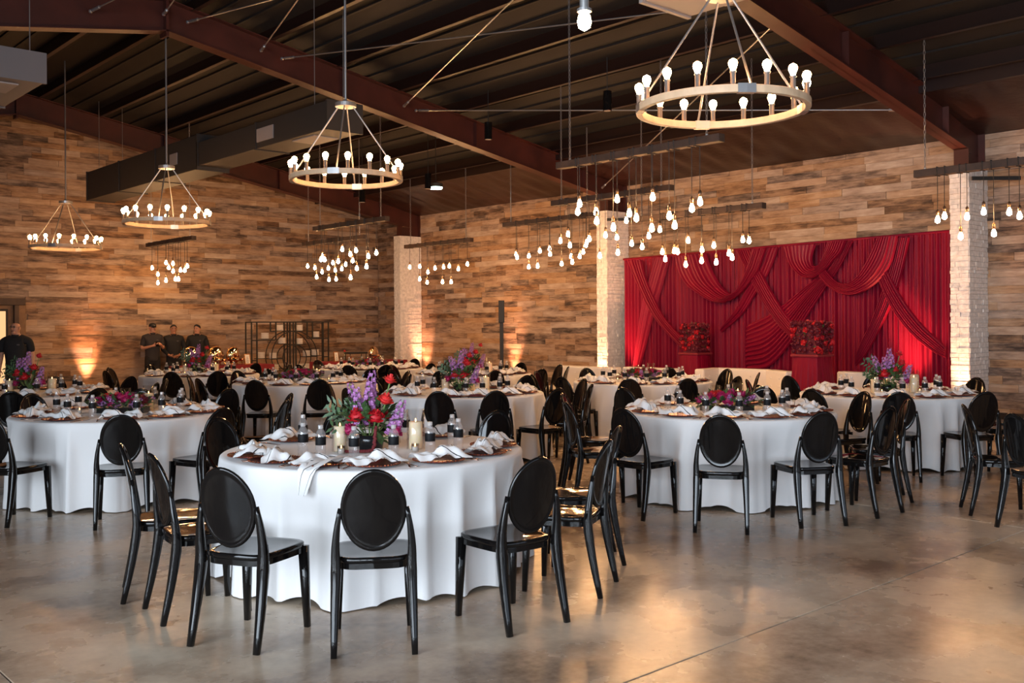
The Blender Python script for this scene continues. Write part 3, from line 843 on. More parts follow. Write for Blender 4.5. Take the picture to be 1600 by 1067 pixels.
# ================================================================== ROSES (shared flower meshes)
def rose_mesh(name, mat, seed=1, petals=((5, 0.95, 0.15), (5, 0.72, 0.45), (4, 0.45, 0.8), (3, 0.22, 1.05))):
    """cupped rings of overlapping petals, unit radius about 1"""
    mb = MB(); rnd = random.Random(seed)
    mb.ball((0, 0, -0.05), (0.62, 0.62, 0.5), 10, 6)
    for n, r, lift in petals:
        for k in range(n):
            a0 = 2 * PI * (k + rnd.random() * 0.3) / n; wd = 2 * PI / n * 0.72
            def fn(u, v):
                a = a0 + wd * (u - 0.5) * (0.55 + 0.75 * math.sin(PI * min(1, v * 0.75 + 0.15)))
                rr = r * (0.30 + 0.70 * v ** 0.7) + 0.06 * math.cos(PI * (u - 0.5))
                z = -0.35 + (0.35 + 0.75 * lift) * v - 0.16 * v * v * (1.2 - lift)
                return (rr * math.cos(a), rr * math.sin(a), z)
            mb.grid(4, 4, fn)
    return mb.mesh(name, mat, True)
ROSE = {c: rose_mesh('rose', 'rose_' + c, i) for i, c in enumerate(('red', 'coral', 'magenta', 'wine'))}

def leaf_cluster(n, rad, seed, ln=0.07, zmin=-9):
    mb = MB(); rnd = random.Random(seed)
    for _ in range(n):
        d = Vector((rnd.gauss(0, 1), rnd.gauss(0, 1), rnd.gauss(0.2, 0.7))).normalized()
        c = Vector((d.x * rad[0], d.y * rad[1], d.z * rad[2])) * rnd.uniform(0.55, 1.05)
        t = (d + Vector((rnd.uniform(-.6, .6), rnd.uniform(-.6, .6), rnd.uniform(-.3, .8)))).normalized()
        s = t.cross(Vector((0, 0, 1))).normalized() * ln * 0.3
        L_ = ln * rnd.uniform(0.7, 1.3)
        m = c + t * L_ * 0.5 + Vector((0, 0, 0.01))
        mb.add([Vector((q.x, q.y, max(q.z, zmin))) for q in (c, m + s, c + t * L_, m - s)], [(0, 1, 2, 3)])
    return mb

# ---- pedestals with square blocks of dark red roses
def pedestal(px, X, z_top, wt, wb, label):
    y = on_x(px, 560, X).y
    o = empty('draped_pedestal', (X, y, 0), 0, label, 'pedestal', 'red draped pedestals')
    def fn(u, v):
        a = 2 * PI * u; c, s = math.cos(a), math.sin(a)
        sq = 1.0 / max(abs(c), abs(s)) ** 0.75
        w = (wt + (wb - wt) * v) * 0.5 * sq
        w += 0.014 * v * math.cos(26 * a) + 0.012 * v * math.cos(11 * a + 1)
        return (w * c, w * s, z_top - (z_top - 0.004) * v)
    MB().grid(156, 8, fn, wrap=True).build('skirt', 'drape_red', o, smooth=True)
    MB().box((-wt * 0.55, -wt * 0.55, z_top - 0.03), (wt * 0.55, wt * 0.55, z_top + 0.006)).build('top_board', 'red_cloth', o, bevel=0.008)
    return Vector((X, y, z_top + 0.008))
def rose_block(base, w, h, label, seed):
    o = empty('rose_block', base, 0, label, 'flowers', 'dark red rose blocks')
    rnd = random.Random(seed)
    MB().box((-w * .4, -w * .4, 0.0), (w * .4, w * .4, h * .82)).build('foam_core', 'rose_wine', o)
    leaf_cluster(160, (w * .55, w * .55, h * .5), seed, 0.06).build('foliage', 'leaf_green', o, loc=(0, 0, h * .5), kind='stuff')
    for k in range(125):
        f = k % 5; q = k // 5; u, v = (q % 5 - 2) * .22 + rnd.uniform(-.06, .06), (q // 5 + .5) / 5 + rnd.uniform(-.06, .06)
        if f == 4: p = (u * w, (v - .5) * w, h * 0.92); d = Vector((u * .5, 0, 1))
        else:
            a = f * PI / 2; n = Vector((math.cos(a), math.sin(a), 0)); t = Vector((-n.y, n.x, 0))
            p = n * w * .47 + t * u * w + Vector((0, 0, v * h * .92 + 0.03)); d = n + t * u * .6 + Vector((0, 0, .3))
        r = rnd.uniform(.040, .062)
        c = rnd.choice(('wine', 'wine', 'wine', 'wine', 'red'))
        ob('rose', ROSE[c], o, p, tuple(Vector(d).to_track_quat('Z', 'Y').to_euler()), scale=r)
b1 = pedestal(1086, 14.2, 1.05, 0.40, 0.62, 'narrow red draped pedestal left of the curved white sofa')
rose_block(b1, 0.36, 0.52, 'square block of dark red roses on the left pedestal', 4)
b2 = pedestal(1269, 13.2, 1.10, 0.42, 0.66, 'wide red draped pedestal right of the curved white sofa')
rose_block(b2, 0.43, 0.50, 'square block of dark red roses on the right pedestal', 8)

# ================================================================== WHITE SOFAS
def sofa(pts, h, label, wing=False):
    """pts: plan points of the back line, left to right as seen from the room"""
    pts = [Vector((p[0], p[1], 0)) for p in pts]
    c = sum(pts, Vector()) / len(pts)
    o = empty('white_sofa', c, 0, label, 'sofa', 'white lounge sofas')
    for i in range(len(pts) - 1):
        a, b = pts[i] - c, pts[i + 1] - c
        d = (b - a).normalized(); n = Vector((d.y, -d.x, 0))   # towards the room
        if n.dot(Vector((-1.0, 0, 0)) - (a + b) / 2) < 0: n = -n
        L_ = (b - a).length
        def slab(name, t0, t1, z0, z1, l0=0.0, l1=1.0, bv=0.03):
            q = [a + d * (L_ * l0) + n * t0, a + d * (L_ * l1) + n * t0, a + d * (L_ * l1) + n * t1, a + d * (L_ * l0) + n * t1]
            v = [p + Vector((0, 0, z0)) for p in q] + [p + Vector((0, 0, z1)) for p in q]
            f = [(0, 3, 2, 1), (4, 5, 6, 7), (0, 1, 5, 4), (1, 2, 6, 5), (2, 3, 7, 6), (3, 0, 4, 7)]
            return MB().add(v, f).build(name, 'leather_white', o, bevel=bv)
        k = max(1, int(round(L_ / 0.75)))
        for j in range(k):
            pnl = slab('back_panel', -0.09, 0.09, 0.10, h, j / k + 0.003, (j + 1) / k - 0.003)
            for tx in (0.3, 0.7):
                for tz in (0.56, 0.68):
                    p = a + d * (L_ * (j + tx) / k) + n * 0.095 + Vector((0, 0, tz))
                    MB().ball((0, 0, 0), 0.014, 8, 4).build('tuft_button', 'leather_white', pnl, loc=p)
            slab('seat_cushion', 0.095, 0.62, 0.26, 0.43, j / k + 0.003, (j + 1) / k - 0.003)
        slab('base', 0.095, 0.60, 0.06, 0.255, bv=0.01)
        for q in (0.06, 0.94):
            for t in (0.0, 0.55):
                p = a + d * L_ * q + n * t
                MB().lathe([(0.018, 0), (0.024, 0.10)], 10).build('foot', 'rod_steel', o, loc=p)
def py_(px, X): return (X, on_x(px, 570, X).y)
sofa([py_(873, 13.1), py_(967, 13.1)], 0.80, 'straight white sofa left of the curtain, behind a round table')
sofa([py_(977, 13.1), py_(1057, 13.1)], 0.82, 'straight white sofa in front of the left curtain end')
sofa([py_(1092, 13.35), py_(1120, 14.0), py_(1203, 14.0), py_(1236, 13.62)], 0.81, 'three-sided white sofa between the two rose pedestals')
sofa([py_(1312, 14.2), py_(1432, 14.0)], 0.81, 'white sofa in front of the right curtain half')
o = empty('clutch_bag', (13.62, py_(1183, 13.62)[1], 0.432), 0.35, 'small black clutch lying on the three-sided white sofa', 'bag')
MB().box((-0.05, -0.12, 0), (0.05, 0.12, 0.035)).build('body', 'black_matte', o, bevel=0.012)
MB().box((-0.052, -0.115, 0.028), (0.01, 0.115, 0.040)).build('flap', 'black_gloss', o, bevel=0.004)

# ================================================================== COLUMN SPEAKER
p = on_x(784, 570, 14.5)
o = empty('column_speaker', (14.5, p.y, 0), -0.75, 'slim black column speaker on a pole against the plank wall', 'speaker')
MB().box((-0.2, -0.2, 0.0), (0.2, 0.2, 0.42)).build('subwoofer', 'black_matte', o, bevel=0.02)
MB().box((-0.042, -0.03, 0.42), (0.042, 0.03, 1.64)).build('pole', 'black_matte', o, bevel=0.006)
sp = MB().box((-0.065, -0.07, 1.62), (0.065, 0.07, 2.12)).build('speaker_head', 'black_matte', o, bevel=0.01)
MB().box((-0.055, -0.074, 1.64), (0.055, -0.068, 2.10)).build('grille', 'black_matte', sp)

# ================================================================== BUFFETS ALONG THE GABLE WALL
def buffet(x0, x1, y0, y1, label):
    o = empty('buffet_table', ((x0 + x1) / 2, (y0 + y1) / 2, 0), 0, label, 'table', 'buffet tables in burgundy cloth')
    hx, hy = (x1 - x0) / 2, (y1 - y0) / 2
    MB().box((-hx, -hy, 0.735), (hx, hy, 0.76)).build('cloth_top', 'red_cloth', o, bevel=0.006)
    def fn(u, v):
        per = 4 * (hx + hy); s = u * per
        if s < 2 * hx: p = Vector((-hx + s, -hy, 0)); n = Vector((0, -1, 0))
        elif s < 2 * hx + 2 * hy: p = Vector((hx, -hy + s - 2 * hx, 0)); n = Vector((1, 0, 0))
        elif s < 4 * hx + 2 * hy: p = Vector((hx - (s - 2 * hx - 2 * hy), hy, 0)); n = Vector((0, 1, 0))
        else: p = Vector((-hx, hy - (s - 4 * hx - 2 * hy), 0)); n = Vector((-1, 0, 0))
        p = p + n * (0.003 + v * (0.02 + 0.016 * math.sin(s * 22)))
        return (p.x, p.y, 0.757 - 0.752 * v)
    MB().grid(240, 5, fn, wrap=True).build('skirt', 'red_cloth', o, smooth=True)
buffet(11.5, 13.75, 18.85, 19.55, 'burgundy cloth buffet table before the corner pillar')
buffet(8.3, 10.35, 19.05, 19.75, 'burgundy cloth buffet table holding three round domes')

def chafer(px, yb, r, label):
    p = on_y(px, 560, yb)
    o = empty('chafing_dish', (p.x, yb, 0.762), 0, label, 'chafing dish', 'mirrored chafing dishes')
    MB().lathe([(r * .9, 0.08), (r, 0.10), (r, 0.13), (r * .92, 0.13)], 24).build('pan', 'gold_mirror', o, smooth=False)
    for k in range(4):
        a = PI / 4 + PI / 2 * k
        MB().tube([(r * .8 * math.cos(a), r * .8 * math.sin(a), 0.09), (r * .9 * math.cos(a), r * .9 * math.sin(a), 0.0)], 0.01, 6).build('leg', 'gold_rim', o)
    # opened round lid standing on edge, polished dome towards the room
    prof = [(r * math.cos(t), r * 0.55 * math.sin(t)) for t in [PI / 2 * q / 8 for q in range(8)]] + [(0.002, r * .55)]
    ld = MB().lathe(prof, 28).build('lid', 'gold_mirror', o, smooth=True, loc=(0, 0.06, 0.02 + r), rot=(PI / 2, 0, 0.3))
    MB().lathe([(r - 0.004, -0.02), (r + 0.012, -0.02), (r + 0.012, 0.008), (r - 0.004, 0.008)], 28, close=True).build('rim', 'gold_rim', ld)
chafer(301, 19.35, 0.185, 'mirrored round chafing lid, leftmost of three behind purple flowers')
chafer(340, 19.35, 0.185, 'mirrored round chafing lid, middle of three')
chafer(367, 19.4, 0.175, 'mirrored round chafing lid beside the framed menu card')
chafer(586, 19.2, 0.145, 'small mirrored round lid on the buffet near the corner pillar')

def menu(px, yb, w, h, label):
    p = on_y(px, 560, yb)
    o = empty('menu_frame', (p.x, yb, 0.762), 0.35, label, 'sign', 'framed menu cards')
    f = MB().box((-w / 2 - .02, -0.008, 0), (w / 2 + .02, 0.008, h + .04)).build('frame', 'gold_rim', o, rot=(-0.12, 0, 0))
    c = MB().box((-w / 2, -0.0105, 0.02), (w / 2, -0.008, h + .02)).build('card', 'white_paper', f)
    for k in range(7):
        ww = w * (.2 + .18 * ((k * 37) % 5) / 5)
        MB().box((-ww, -0.0112, h * (.16 + .11 * k)), (ww, -0.0105, h * (.16 + .11 * k) + .008)).build('text_line', 'ink', c)
    MB().box((-0.03, 0.0, 0.0), (0.03, 0.09, 0.01)).build('stand_foot', 'gold_rim', o)
menu(387, 19.15, 0.13, 0.19, 'gold framed menu card left of the black ring rack')
menu(526, 19.0, 0.12, 0.19, 'gold framed menu card right of the black ring rack')
p = on_y(556, 555, 19.35)
o = empty('warming_stand', (p.x, 19.35, 0.762), 0, 'low black warming stand on the buffet by the corner', 'stand')
MB().box((-0.25, -0.13, 0.155), (0.25, 0.13, 0.20)).build('tray', 'black_matte', o, bevel=0.01)
for sx in (-.22, .22):
    for sy in (-.1, .1): MB().tube([(sx, sy, 0), (sx, sy, .16)], .01, 6).build('leg', 'black_matte', o)
MB().tube([(-.22, -.1, .05), (.22, -.1, .05)], .008, 6).build('stretcher', 'gold_rim', o)
p = on_y(548, 560, 19.05)
o = empty('cake_stand', (p.x, 19.05, 0.762), 0, 'small copper cake stand in front of black warming stand', 'cake stand')
MB().lathe([(.05, 0), (.012, .02), (.012, .10), (.08, .11), (.085, .12), (.06, .122)], 20).build('stand', 'gold_rim', o, smooth=True)
p = on_y(538, 560, 19.05)
o = empty('bud_vase', (p.x, 19.05, 0.762), 0, 'clear bud vase with red bloom beside the right menu card', 'vase')
MB().lathe([(.03, 0), (.035, .05), (.014, .13), (.018, .17)], 14).build('vase', 'glass', o, smooth=True)
MB().tube([(0, 0, .02), (0.01, 0, .22)], .004, 5).build('stem', 'stem_green', o)
ob('bloom', ROSE['red'], o, (0.01, 0, .235), scale=.04)

# ================================================================== BLACK RING RACK WITH WHITE STACKS
RY_ = 20.25
ra = on_y(393, 504, RY_); rb = on_y(513, 505, RY_)
W_ = rb.x - ra.x; UN = W_ / 765.0
rk = empty('ring_rack', (ra.x, RY_, 0), 0, 'black metal display rack with concentric rings against the plank wall', 'rack')
RTOP = 1.67
def rp(x, y): return ((x - 85) * UN, RTOP - (y - 97) * UN)
bt = 0.013
def hbar(x0, x1, y, d=0.0):
    a = rp(x0, y); b = rp(x1, y)
    MB().box((a[0], d - bt, a[1] - bt), (b[0], d + bt, b[1] + bt)).build('bar', 'black_matte', rk)
def vbar(x, y0, y1, d=0.0):
    a = rp(x, y0)[1] if y0 is not None else RTOP; b = rp(x, y1)[1] if y1 is not None else 0.0
    xx = rp(x, 0)[0]
    MB().box((xx - bt, d - bt, b), (xx + bt, d + bt, a)).build('bar', 'black_matte', rk)
def ring(cx, cy, r, d, a0=0, a1=2 * PI):
    c = rp(cx, cy); n = 44
    pts = [(c[0] + r * UN * math.cos(a0 + (a1 - a0) * k / n), d, c[1] + r * UN * math.sin(a0 + (a1 - a0) * k / n)) for k in range(n + 1)]
    MB().tube(pts, bt, 6, cap=False).build('ring', 'black_matte', rk)
DEP = 0.28
for d in (0.0, DEP):
    hbar(85, 850, 97, d); vbar(85, None, None, d); vbar(850, None, None, d); vbar(458, None, None, d); vbar(490, None, None, d); vbar(515, None, None, d)
    hbar(85, 850, 640, d)
    ring(502, 405, 228, d); ring(502, 415, 118, d)
for x, y0, y1 in ((135, 97, 640), (265, 97, 180), (318, 97, 255), (630, 97, 250), (685, 97, 245), (795, 97, 640)): vbar(x, y0, y1)
for x0, x1, y in ((85, 310, 255), (265, 318, 180), (630, 685, 180), (640, 850, 247), (85, 135, 430), (795, 850, 415), (275, 385, 420), (620, 730, 408)): hbar(x0, x1, y)
for x in (85, 850, 490):
    for y in (97, 640):
        a = rp(x, y); MB().box((a[0] - bt, 0, a[1] - bt), (a[0] + bt, DEP, a[1] + bt)).build('bar', 'black_matte', rk)
stk = [(383, 145, 'top left of centre'), (240, 215, 'upper left on the long bar'), (405, 260, 'inside the big ring, upper left'), (577, 147, 'top right of centre'), (577, 268, 'inside the big ring, upper right'),
       (748, 208, 'upper right corner'), (200, 385, 'middle far left'), (315, 392, 'middle left by the big ring'), (652, 380, 'middle right by the big ring'), (742, 373, 'middle far right'),
       (335, 498, 'low left by the big ring'), (218, 520, 'low far left'), (575, 500, 'low, right of the small ring'), (648, 498, 'low right by the big ring'), (735, 530, 'lowest right')]
for x, y, w in stk:
    c = rp(x, y + 28)
    MB().box((c[0] - .11, 0.02, c[1] - .012), (c[0] + .11, DEP - .02, c[1])).build('shelf', 'black_matte', rk)
    o = empty('plate_stack', (ra.x + c[0], RY_ + DEP / 2, c[1] + 0.001), 0, 'round white stack on the ring rack, %s' % w, 'stack', 'white stacks on the ring rack')
    for k in range(6):
        z = k * 0.023
        MB().lathe([(.06, z), (.088, z + .008), (.09, z + .020), (.085, z + .022)], 18).build('plate', 'plate_white', o)

# ================================================================== PEOPLE
def skinned(name, V, E_, mat, parent, root=0, sub=2):
    me = bpy.data.meshes.new(name)
    me.from_pydata([v[0] for v in V], E_, [])
    me.materials.append(M[mat])
    o = bpy.data.objects.new(name, me); COL.objects.link(o); o.parent = parent
    sk = o.modifiers.new('skin', 'SKIN'); sk.use_smooth_shade = True
    lay = me.skin_vertices[0].data
    for i, v in enumerate(V):
        r = v[1]; lay[i].radius = r if isinstance(r, tuple) else (r, r)
        lay[i].use_root = (i == root)
    s = o.modifiers.new('sub', 'SUBSURF'); s.levels = sub; s.render_levels = sub
    return o
def person(loc, rz, label, pose, shirt, skin, H=1.74, bald=False, cap=False, glasses=False, head_turn=0.0, sleeves=False, broad=1.0):
    o = empty('person', loc, rz, label, 'person')
    s = H / 1.74
    def P(x, y, z): return (x * s, y * s, z * s)
    V = []; E_ = []
    def v(p, r, par=None):
        V.append((P(*p), r if isinstance(r, tuple) else r * s))
        if par is not None: E_.append((par, len(V) - 1))
        return len(V) - 1
    pel = v((0, 0, 0.95), (0.15, 0.115)); wai = v((0, -0.005, 1.10), (0.145, 0.11), pel)
    che = v((0, 0, 1.30), (0.165 * broad, 0.125), wai); nb = v((0, 0.005, 1.44), (0.09, 0.08), che)
    nk = v((0, -0.005, 1.52), 0.056, nb); hd = v((0, -0.022, 1.60), (0.070, 0.085), nk); ht = v((0, -0.012, 1.685), (0.075, 0.088), hd); v((0, -0.008, 1.715), (0.05, 0.06), ht)
    hips = []
    for sx in (-1, 1):
        h = v((sx * 0.095, 0, 0.86), 0.088, pel); k = v((sx * 0.11, -0.015, 0.50), 0.056, h); a = v((sx * 0.12, 0.01, 0.10), 0.040, k)
        ft = v((sx * 0.125, -0.06, 0.045), 0.038, a); v((sx * 0.135, -0.17, 0.035), 0.032, ft); hips.append((h, k, a))
    arms = []
    for i, sx in enumerate((-1, 1)):
        sh = v((sx * 0.185 * broad, 0.0, 1.405), 0.058, nb)
        el, wr, hn = pose[i]
        e = v(el, 0.043, sh); w = v(wr, 0.028, e); d = (Vector(hn) - Vector(wr)); hm = v(tuple(Vector(wr) + d * 0.5), (0.036, 0.022), w)
        he = v(hn, (0.034, 0.018), hm); arms.append((sh, e, w))
    body = skinned('body', V, E_, skin, o)
    # fingers, nose, ears, eyes: small pieces of the same figure
    mb = MB()
    for i, sx in enumerate((-1, 1)):
        el, wr, hn = (Vector(q) for q in pose[i])
        d = (hn - wr).normalized(); side = d.cross(Vector((0, 1, 0.2))).normalized(); nrm = side.cross(d).normalized()
        for k in range(4):
            q = hn + side * (0.022 - 0.0145 * k); L_ = (0.060, 0.068, 0.064, 0.050)[k]
            mb.tube([Vector(P(*q)), Vector(P(*(q + d * L_ * .55 - nrm * .006))), Vector(P(*(q + d * L_ * .9 - nrm * .022)))], [0.0085 * s, 0.008 * s, 0.0065 * s], 6)
        q = wr + d * 0.035 + side * 0.03
        mb.tube([Vector(P(*q)), Vector(P(*(q + d * .03 + side * .018))), Vector(P(*(q + d * .058 + side * .02)))], [0.010 * s, 0.009 * s, 0.007 * s], 6)
    mb.build('fingers', skin, body, smooth=True)
    hc = Vector(P(0, -0.02, 1.625))
    def hb(name, mbb, mat, smooth=True):
        x = mbb.build(name, mat, body, smooth=smooth, loc=hc, rot=(0, 0, head_turn)); return x
    f = MB(); f.ball((0, -0.093 * s, -0.005 * s), (0.012 * s, 0.02 * s, 0.024 * s), 8, 6)
    for sx in (-1, 1): f.ball((sx * 0.078 * s, 0.0, 0.0), (0.012 * s, 0.022 * s, 0.034 * s), 8, 6)
    f.ball((0, -0.062 * s, -0.08 * s), (0.036 * s, 0.03 * s, 0.03 * s), 10, 6)
    hb('face', f, skin)
    e = MB()
    for sx in (-1, 1):
        e.ball((sx * 0.03 * s, -0.083 * s, 0.018 * s), (0.012 * s, 0.008 * s, 0.007 * s), 8, 5)
        if not bald or True: e.box((sx * 0.03 * s - 0.016 * s, -0.090 * s, 0.034 * s), (sx * 0.03 * s + 0.016 * s, -0.078 * s, 0.041 * s))
    hb('eyes', e, 'hair_black')
    m_ = MB().box((-0.022 * s, -0.091 * s, -0.052 * s), (0.022 * s, -0.080 * s, -0.046 * s)); hb('mouth', m_, 'rose_wine', False)
    if not bald and not cap:
        def hair(u, v_):
            a = 2 * PI * u; t = PI * 0.5 * (1 - v_ * (1.05 + 0.30 * max(0.0, math.sin(a) + 0.35)))
            fr = max(0, -math.sin(a)) ** 2 * 0.055 * v_
            return (0.085 * s * math.cos(t) * math.cos(a), 0.096 * s * math.cos(t) * math.sin(a) + 0.012 * s, (0.035 + 0.09 * math.sin(t) + fr) * s - 0.0 * s)
        MBh = MB().grid(20, 7, hair, wrap=True); hb('hair', MBh, 'hair_black')
    if cap:
        c = MB().lathe([(0.086 * s, 0.035 * s), (0.088 * s, 0.06 * s), (0.074 * s, 0.10 * s), (0.03 * s, 0.122 * s), (0.004 * s, 0.124 * s)], 18)
        cp = hb('cap', c, 'black_matte')
        vz = MB().grid(9, 4, lambda u, w: ((u - .5) * 0.15 * s * (1 - .25 * w), (-0.075 - 0.085 * w + 0.10 * (u - .5) ** 2) * s, (0.042 - 0.02 * w - .08 * (u - .5) ** 2) * s))
        vz.build('visor', 'black_matte', cp, smooth=True)
        MB().box((-0.02 * s, -0.094 * s, 0.055 * s), (0.02 * s, -0.084 * s, 0.075 * s)).build('emblem', 'emblem', cp)
    if glasses:
        g = MB()
        for sx in (-1, 1):
            g.tube([(sx * 0.033 * s + 0.022 * s * math.cos(2 * PI * k / 10), -0.098 * s, 0.018 * s + 0.017 * s * math.sin(2 * PI * k / 10)) for k in range(11)], 0.0025 * s, 4, cap=False)
            g.tube([(sx * 0.055 * s, -0.096 * s, 0.02 * s), (sx * 0.082 * s, 0.0, 0.02 * s)], 0.0025 * s, 4)
        g.tube([(-0.012 * s, -0.1 * s, 0.02 * s), (0.012 * s, -0.1 * s, 0.02 * s)], 0.0025 * s, 4)
        hb('glasses', g, 'black_matte')
    # shirt over torso and arms
    V2 = []; E2 = []
    def v2(p, r, par=None):
        V2.append((P(*p), r if isinstance(r, tuple) else r * s))
        if par is not None: E2.append((par, len(V2) - 1))
        return len(V2) - 1
    z_ = v2((0, 0, 0.80), (0.178, 0.135)); a = v2((0, 0, 0.90), (0.18, 0.137), z_); b = v2((0, -0.005, 1.10), (0.178, 0.138), a); c = v2((0, 0, 1.30), (0.195 * broad, 0.15), b); d = v2((0, 0.005, 1.43), (0.155, 0.122), c); v2((0, 0.0, 1.518), 0.078, d)
    for i, sx in enumerate((-1, 1)):
        sh = v2((sx * 0.19 * broad, 0, 1.40), 0.075, d)
        el, wr, hn = (Vector(q) for q in pose[i]); S = Vector((sx * 0.19 * broad, 0, 1.40))
        if sleeves:
            e_ = v2(tuple(el), 0.056, sh); v2(tuple(el.lerp(wr, 0.95)), 0.040, e_)
        else:
            v2(tuple(S.lerp(el, 0.82)), 0.066, sh)
    shb = skinned('shirt', V2, E2, shirt, o)
    # collar and emblem
    MB().lathe([(0.070 * s, 1.475 * s), (0.088 * s, 1.47 * s), (0.078 * s, 1.512 * s), (0.070 * s, 1.512 * s)], 18, close=True).build('collar', shirt, shb, smooth=True)
    MB().ball((0.085 * s, -0.142 * s, 1.335 * s), (0.028 * s, 0.008 * s, 0.014 * s), 8, 5).build('emblem', 'emblem', shb)
    # trousers and shoes
    V3 = []; E3 = []
    def v3(p, r, par=None):
        V3.append((P(*p), r if isinstance(r, tuple) else r * s))
        if par is not None: E3.append((par, len(V3) - 1))
        return len(V3) - 1
    z_ = v3((0, 0, 1.10), (0.15, 0.118)); a = v3((0, 0, 1.0), (0.165, 0.125), z_); b = v3((0, 0, 0.90), (0.168, 0.128), a)
    for sx in (-1, 1):
        h = v3((sx * 0.098, 0, 0.82), 0.102, b); k = v3((sx * 0.112, -0.015, 0.50), 0.078, h); v3((sx * 0.122, 0.01, 0.08), 0.066, k)
    skinned('trousers', V3, E3, 'trouser_black', o)
    for sx in (-1, 1):
        MB().grid(14, 6, lambda u, w: (sx * 0.13 * s + 0.048 * s * math.cos(2 * PI * u) * math.sin(PI * (0.08 + .84 * w)) ** .5, (0.06 - 0.27 * w) * s, max(0.0, (0.03 + 0.045 * (1 - w * .5) * math.sin(2 * PI * u)) * s)), wrap=True).build('shoe', 'black_gloss', o, smooth=True)
    return o
down = (((-0.26, 0.03, 1.14), (-0.275, -0.02, 0.90), (-0.27, -0.04, 0.81)), ((0.26, 0.03, 1.14), (0.275, -0.02, 0.90), (0.27, -0.04, 0.81)))
front = (((-0.27, 0.02, 1.14), (-0.12, -0.17, 0.98), (-0.03, -0.19, 0.95)), ((0.27, 0.02, 1.14), (0.12, -0.17, 0.98), (0.04, -0.205, 0.96)))
phone = (((-0.25, 0.0, 1.13), (-0.06, -0.24, 1.20), (0.01, -0.27, 1.22)), ((0.25, 0.0, 1.13), (0.12, -0.26, 1.24), (0.06, -0.28, 1.25)))
def face_cam(x, y): return math.atan2(-x, y) + 0.0   # local -Y looks at the camera
pw = at_d(25, 507, 16.6)
person((pw.x, pw.y, 0), face_cam(pw.x, pw.y) - 0.35, 'bald man with glasses in black polo shirt, arms hanging, far left', down, 'shirt_black', 'skin', 1.68, bald=True, glasses=True, head_turn=-0.25, broad=1.2)
pw = on_y(238, 510, 22.15)
po = person((pw.x, pw.y, 0), face_cam(pw.x, pw.y) + 0.25, 'man in black cap and grey shirt looking down at a phone', phone, 'shirt_grey', 'skin', 1.66, cap=True, head_turn=0.3)
pw = on_y(271, 510, 22.2)
person((pw.x, pw.y, 0), face_cam(pw.x, pw.y) + 0.1, 'dark-haired man in black, middle of the three by the gable wall', front, 'shirt_black', 'skin_dark', 1.62, sleeves=True)
pw = on_y(308, 510, 22.2)
person((pw.x, pw.y, 0), face_cam(pw.x, pw.y) - 0.1, 'dark-haired man in black, rightmost of the three by the gable wall', front, 'shirt_black', 'skin', 1.62, sleeves=True, head_turn=-0.3)
ph_ = empty('phone', (0, 0, 0), 0, 'small dark phone held by the man in the cap', 'phone')
h = Matrix.Translation(po.location) @ Matrix.Rotation(po.rotation_euler.z, 4, 'Z')
ph_.location = h @ Vector((0.035, -0.285, 1.185)); ph_.rotation_euler = (-0.7, 0, po.rotation_euler.z)
MB().box((-0.036, -0.004, -0.07), (0.036, 0.004, 0.07)).build('case', 'black_gloss', ph_, bevel=0.003)
MB().box((-0.032, 0.0042, -0.064), (0.032, 0.005, 0.064)).build('screen', 'black_matte', ph_)
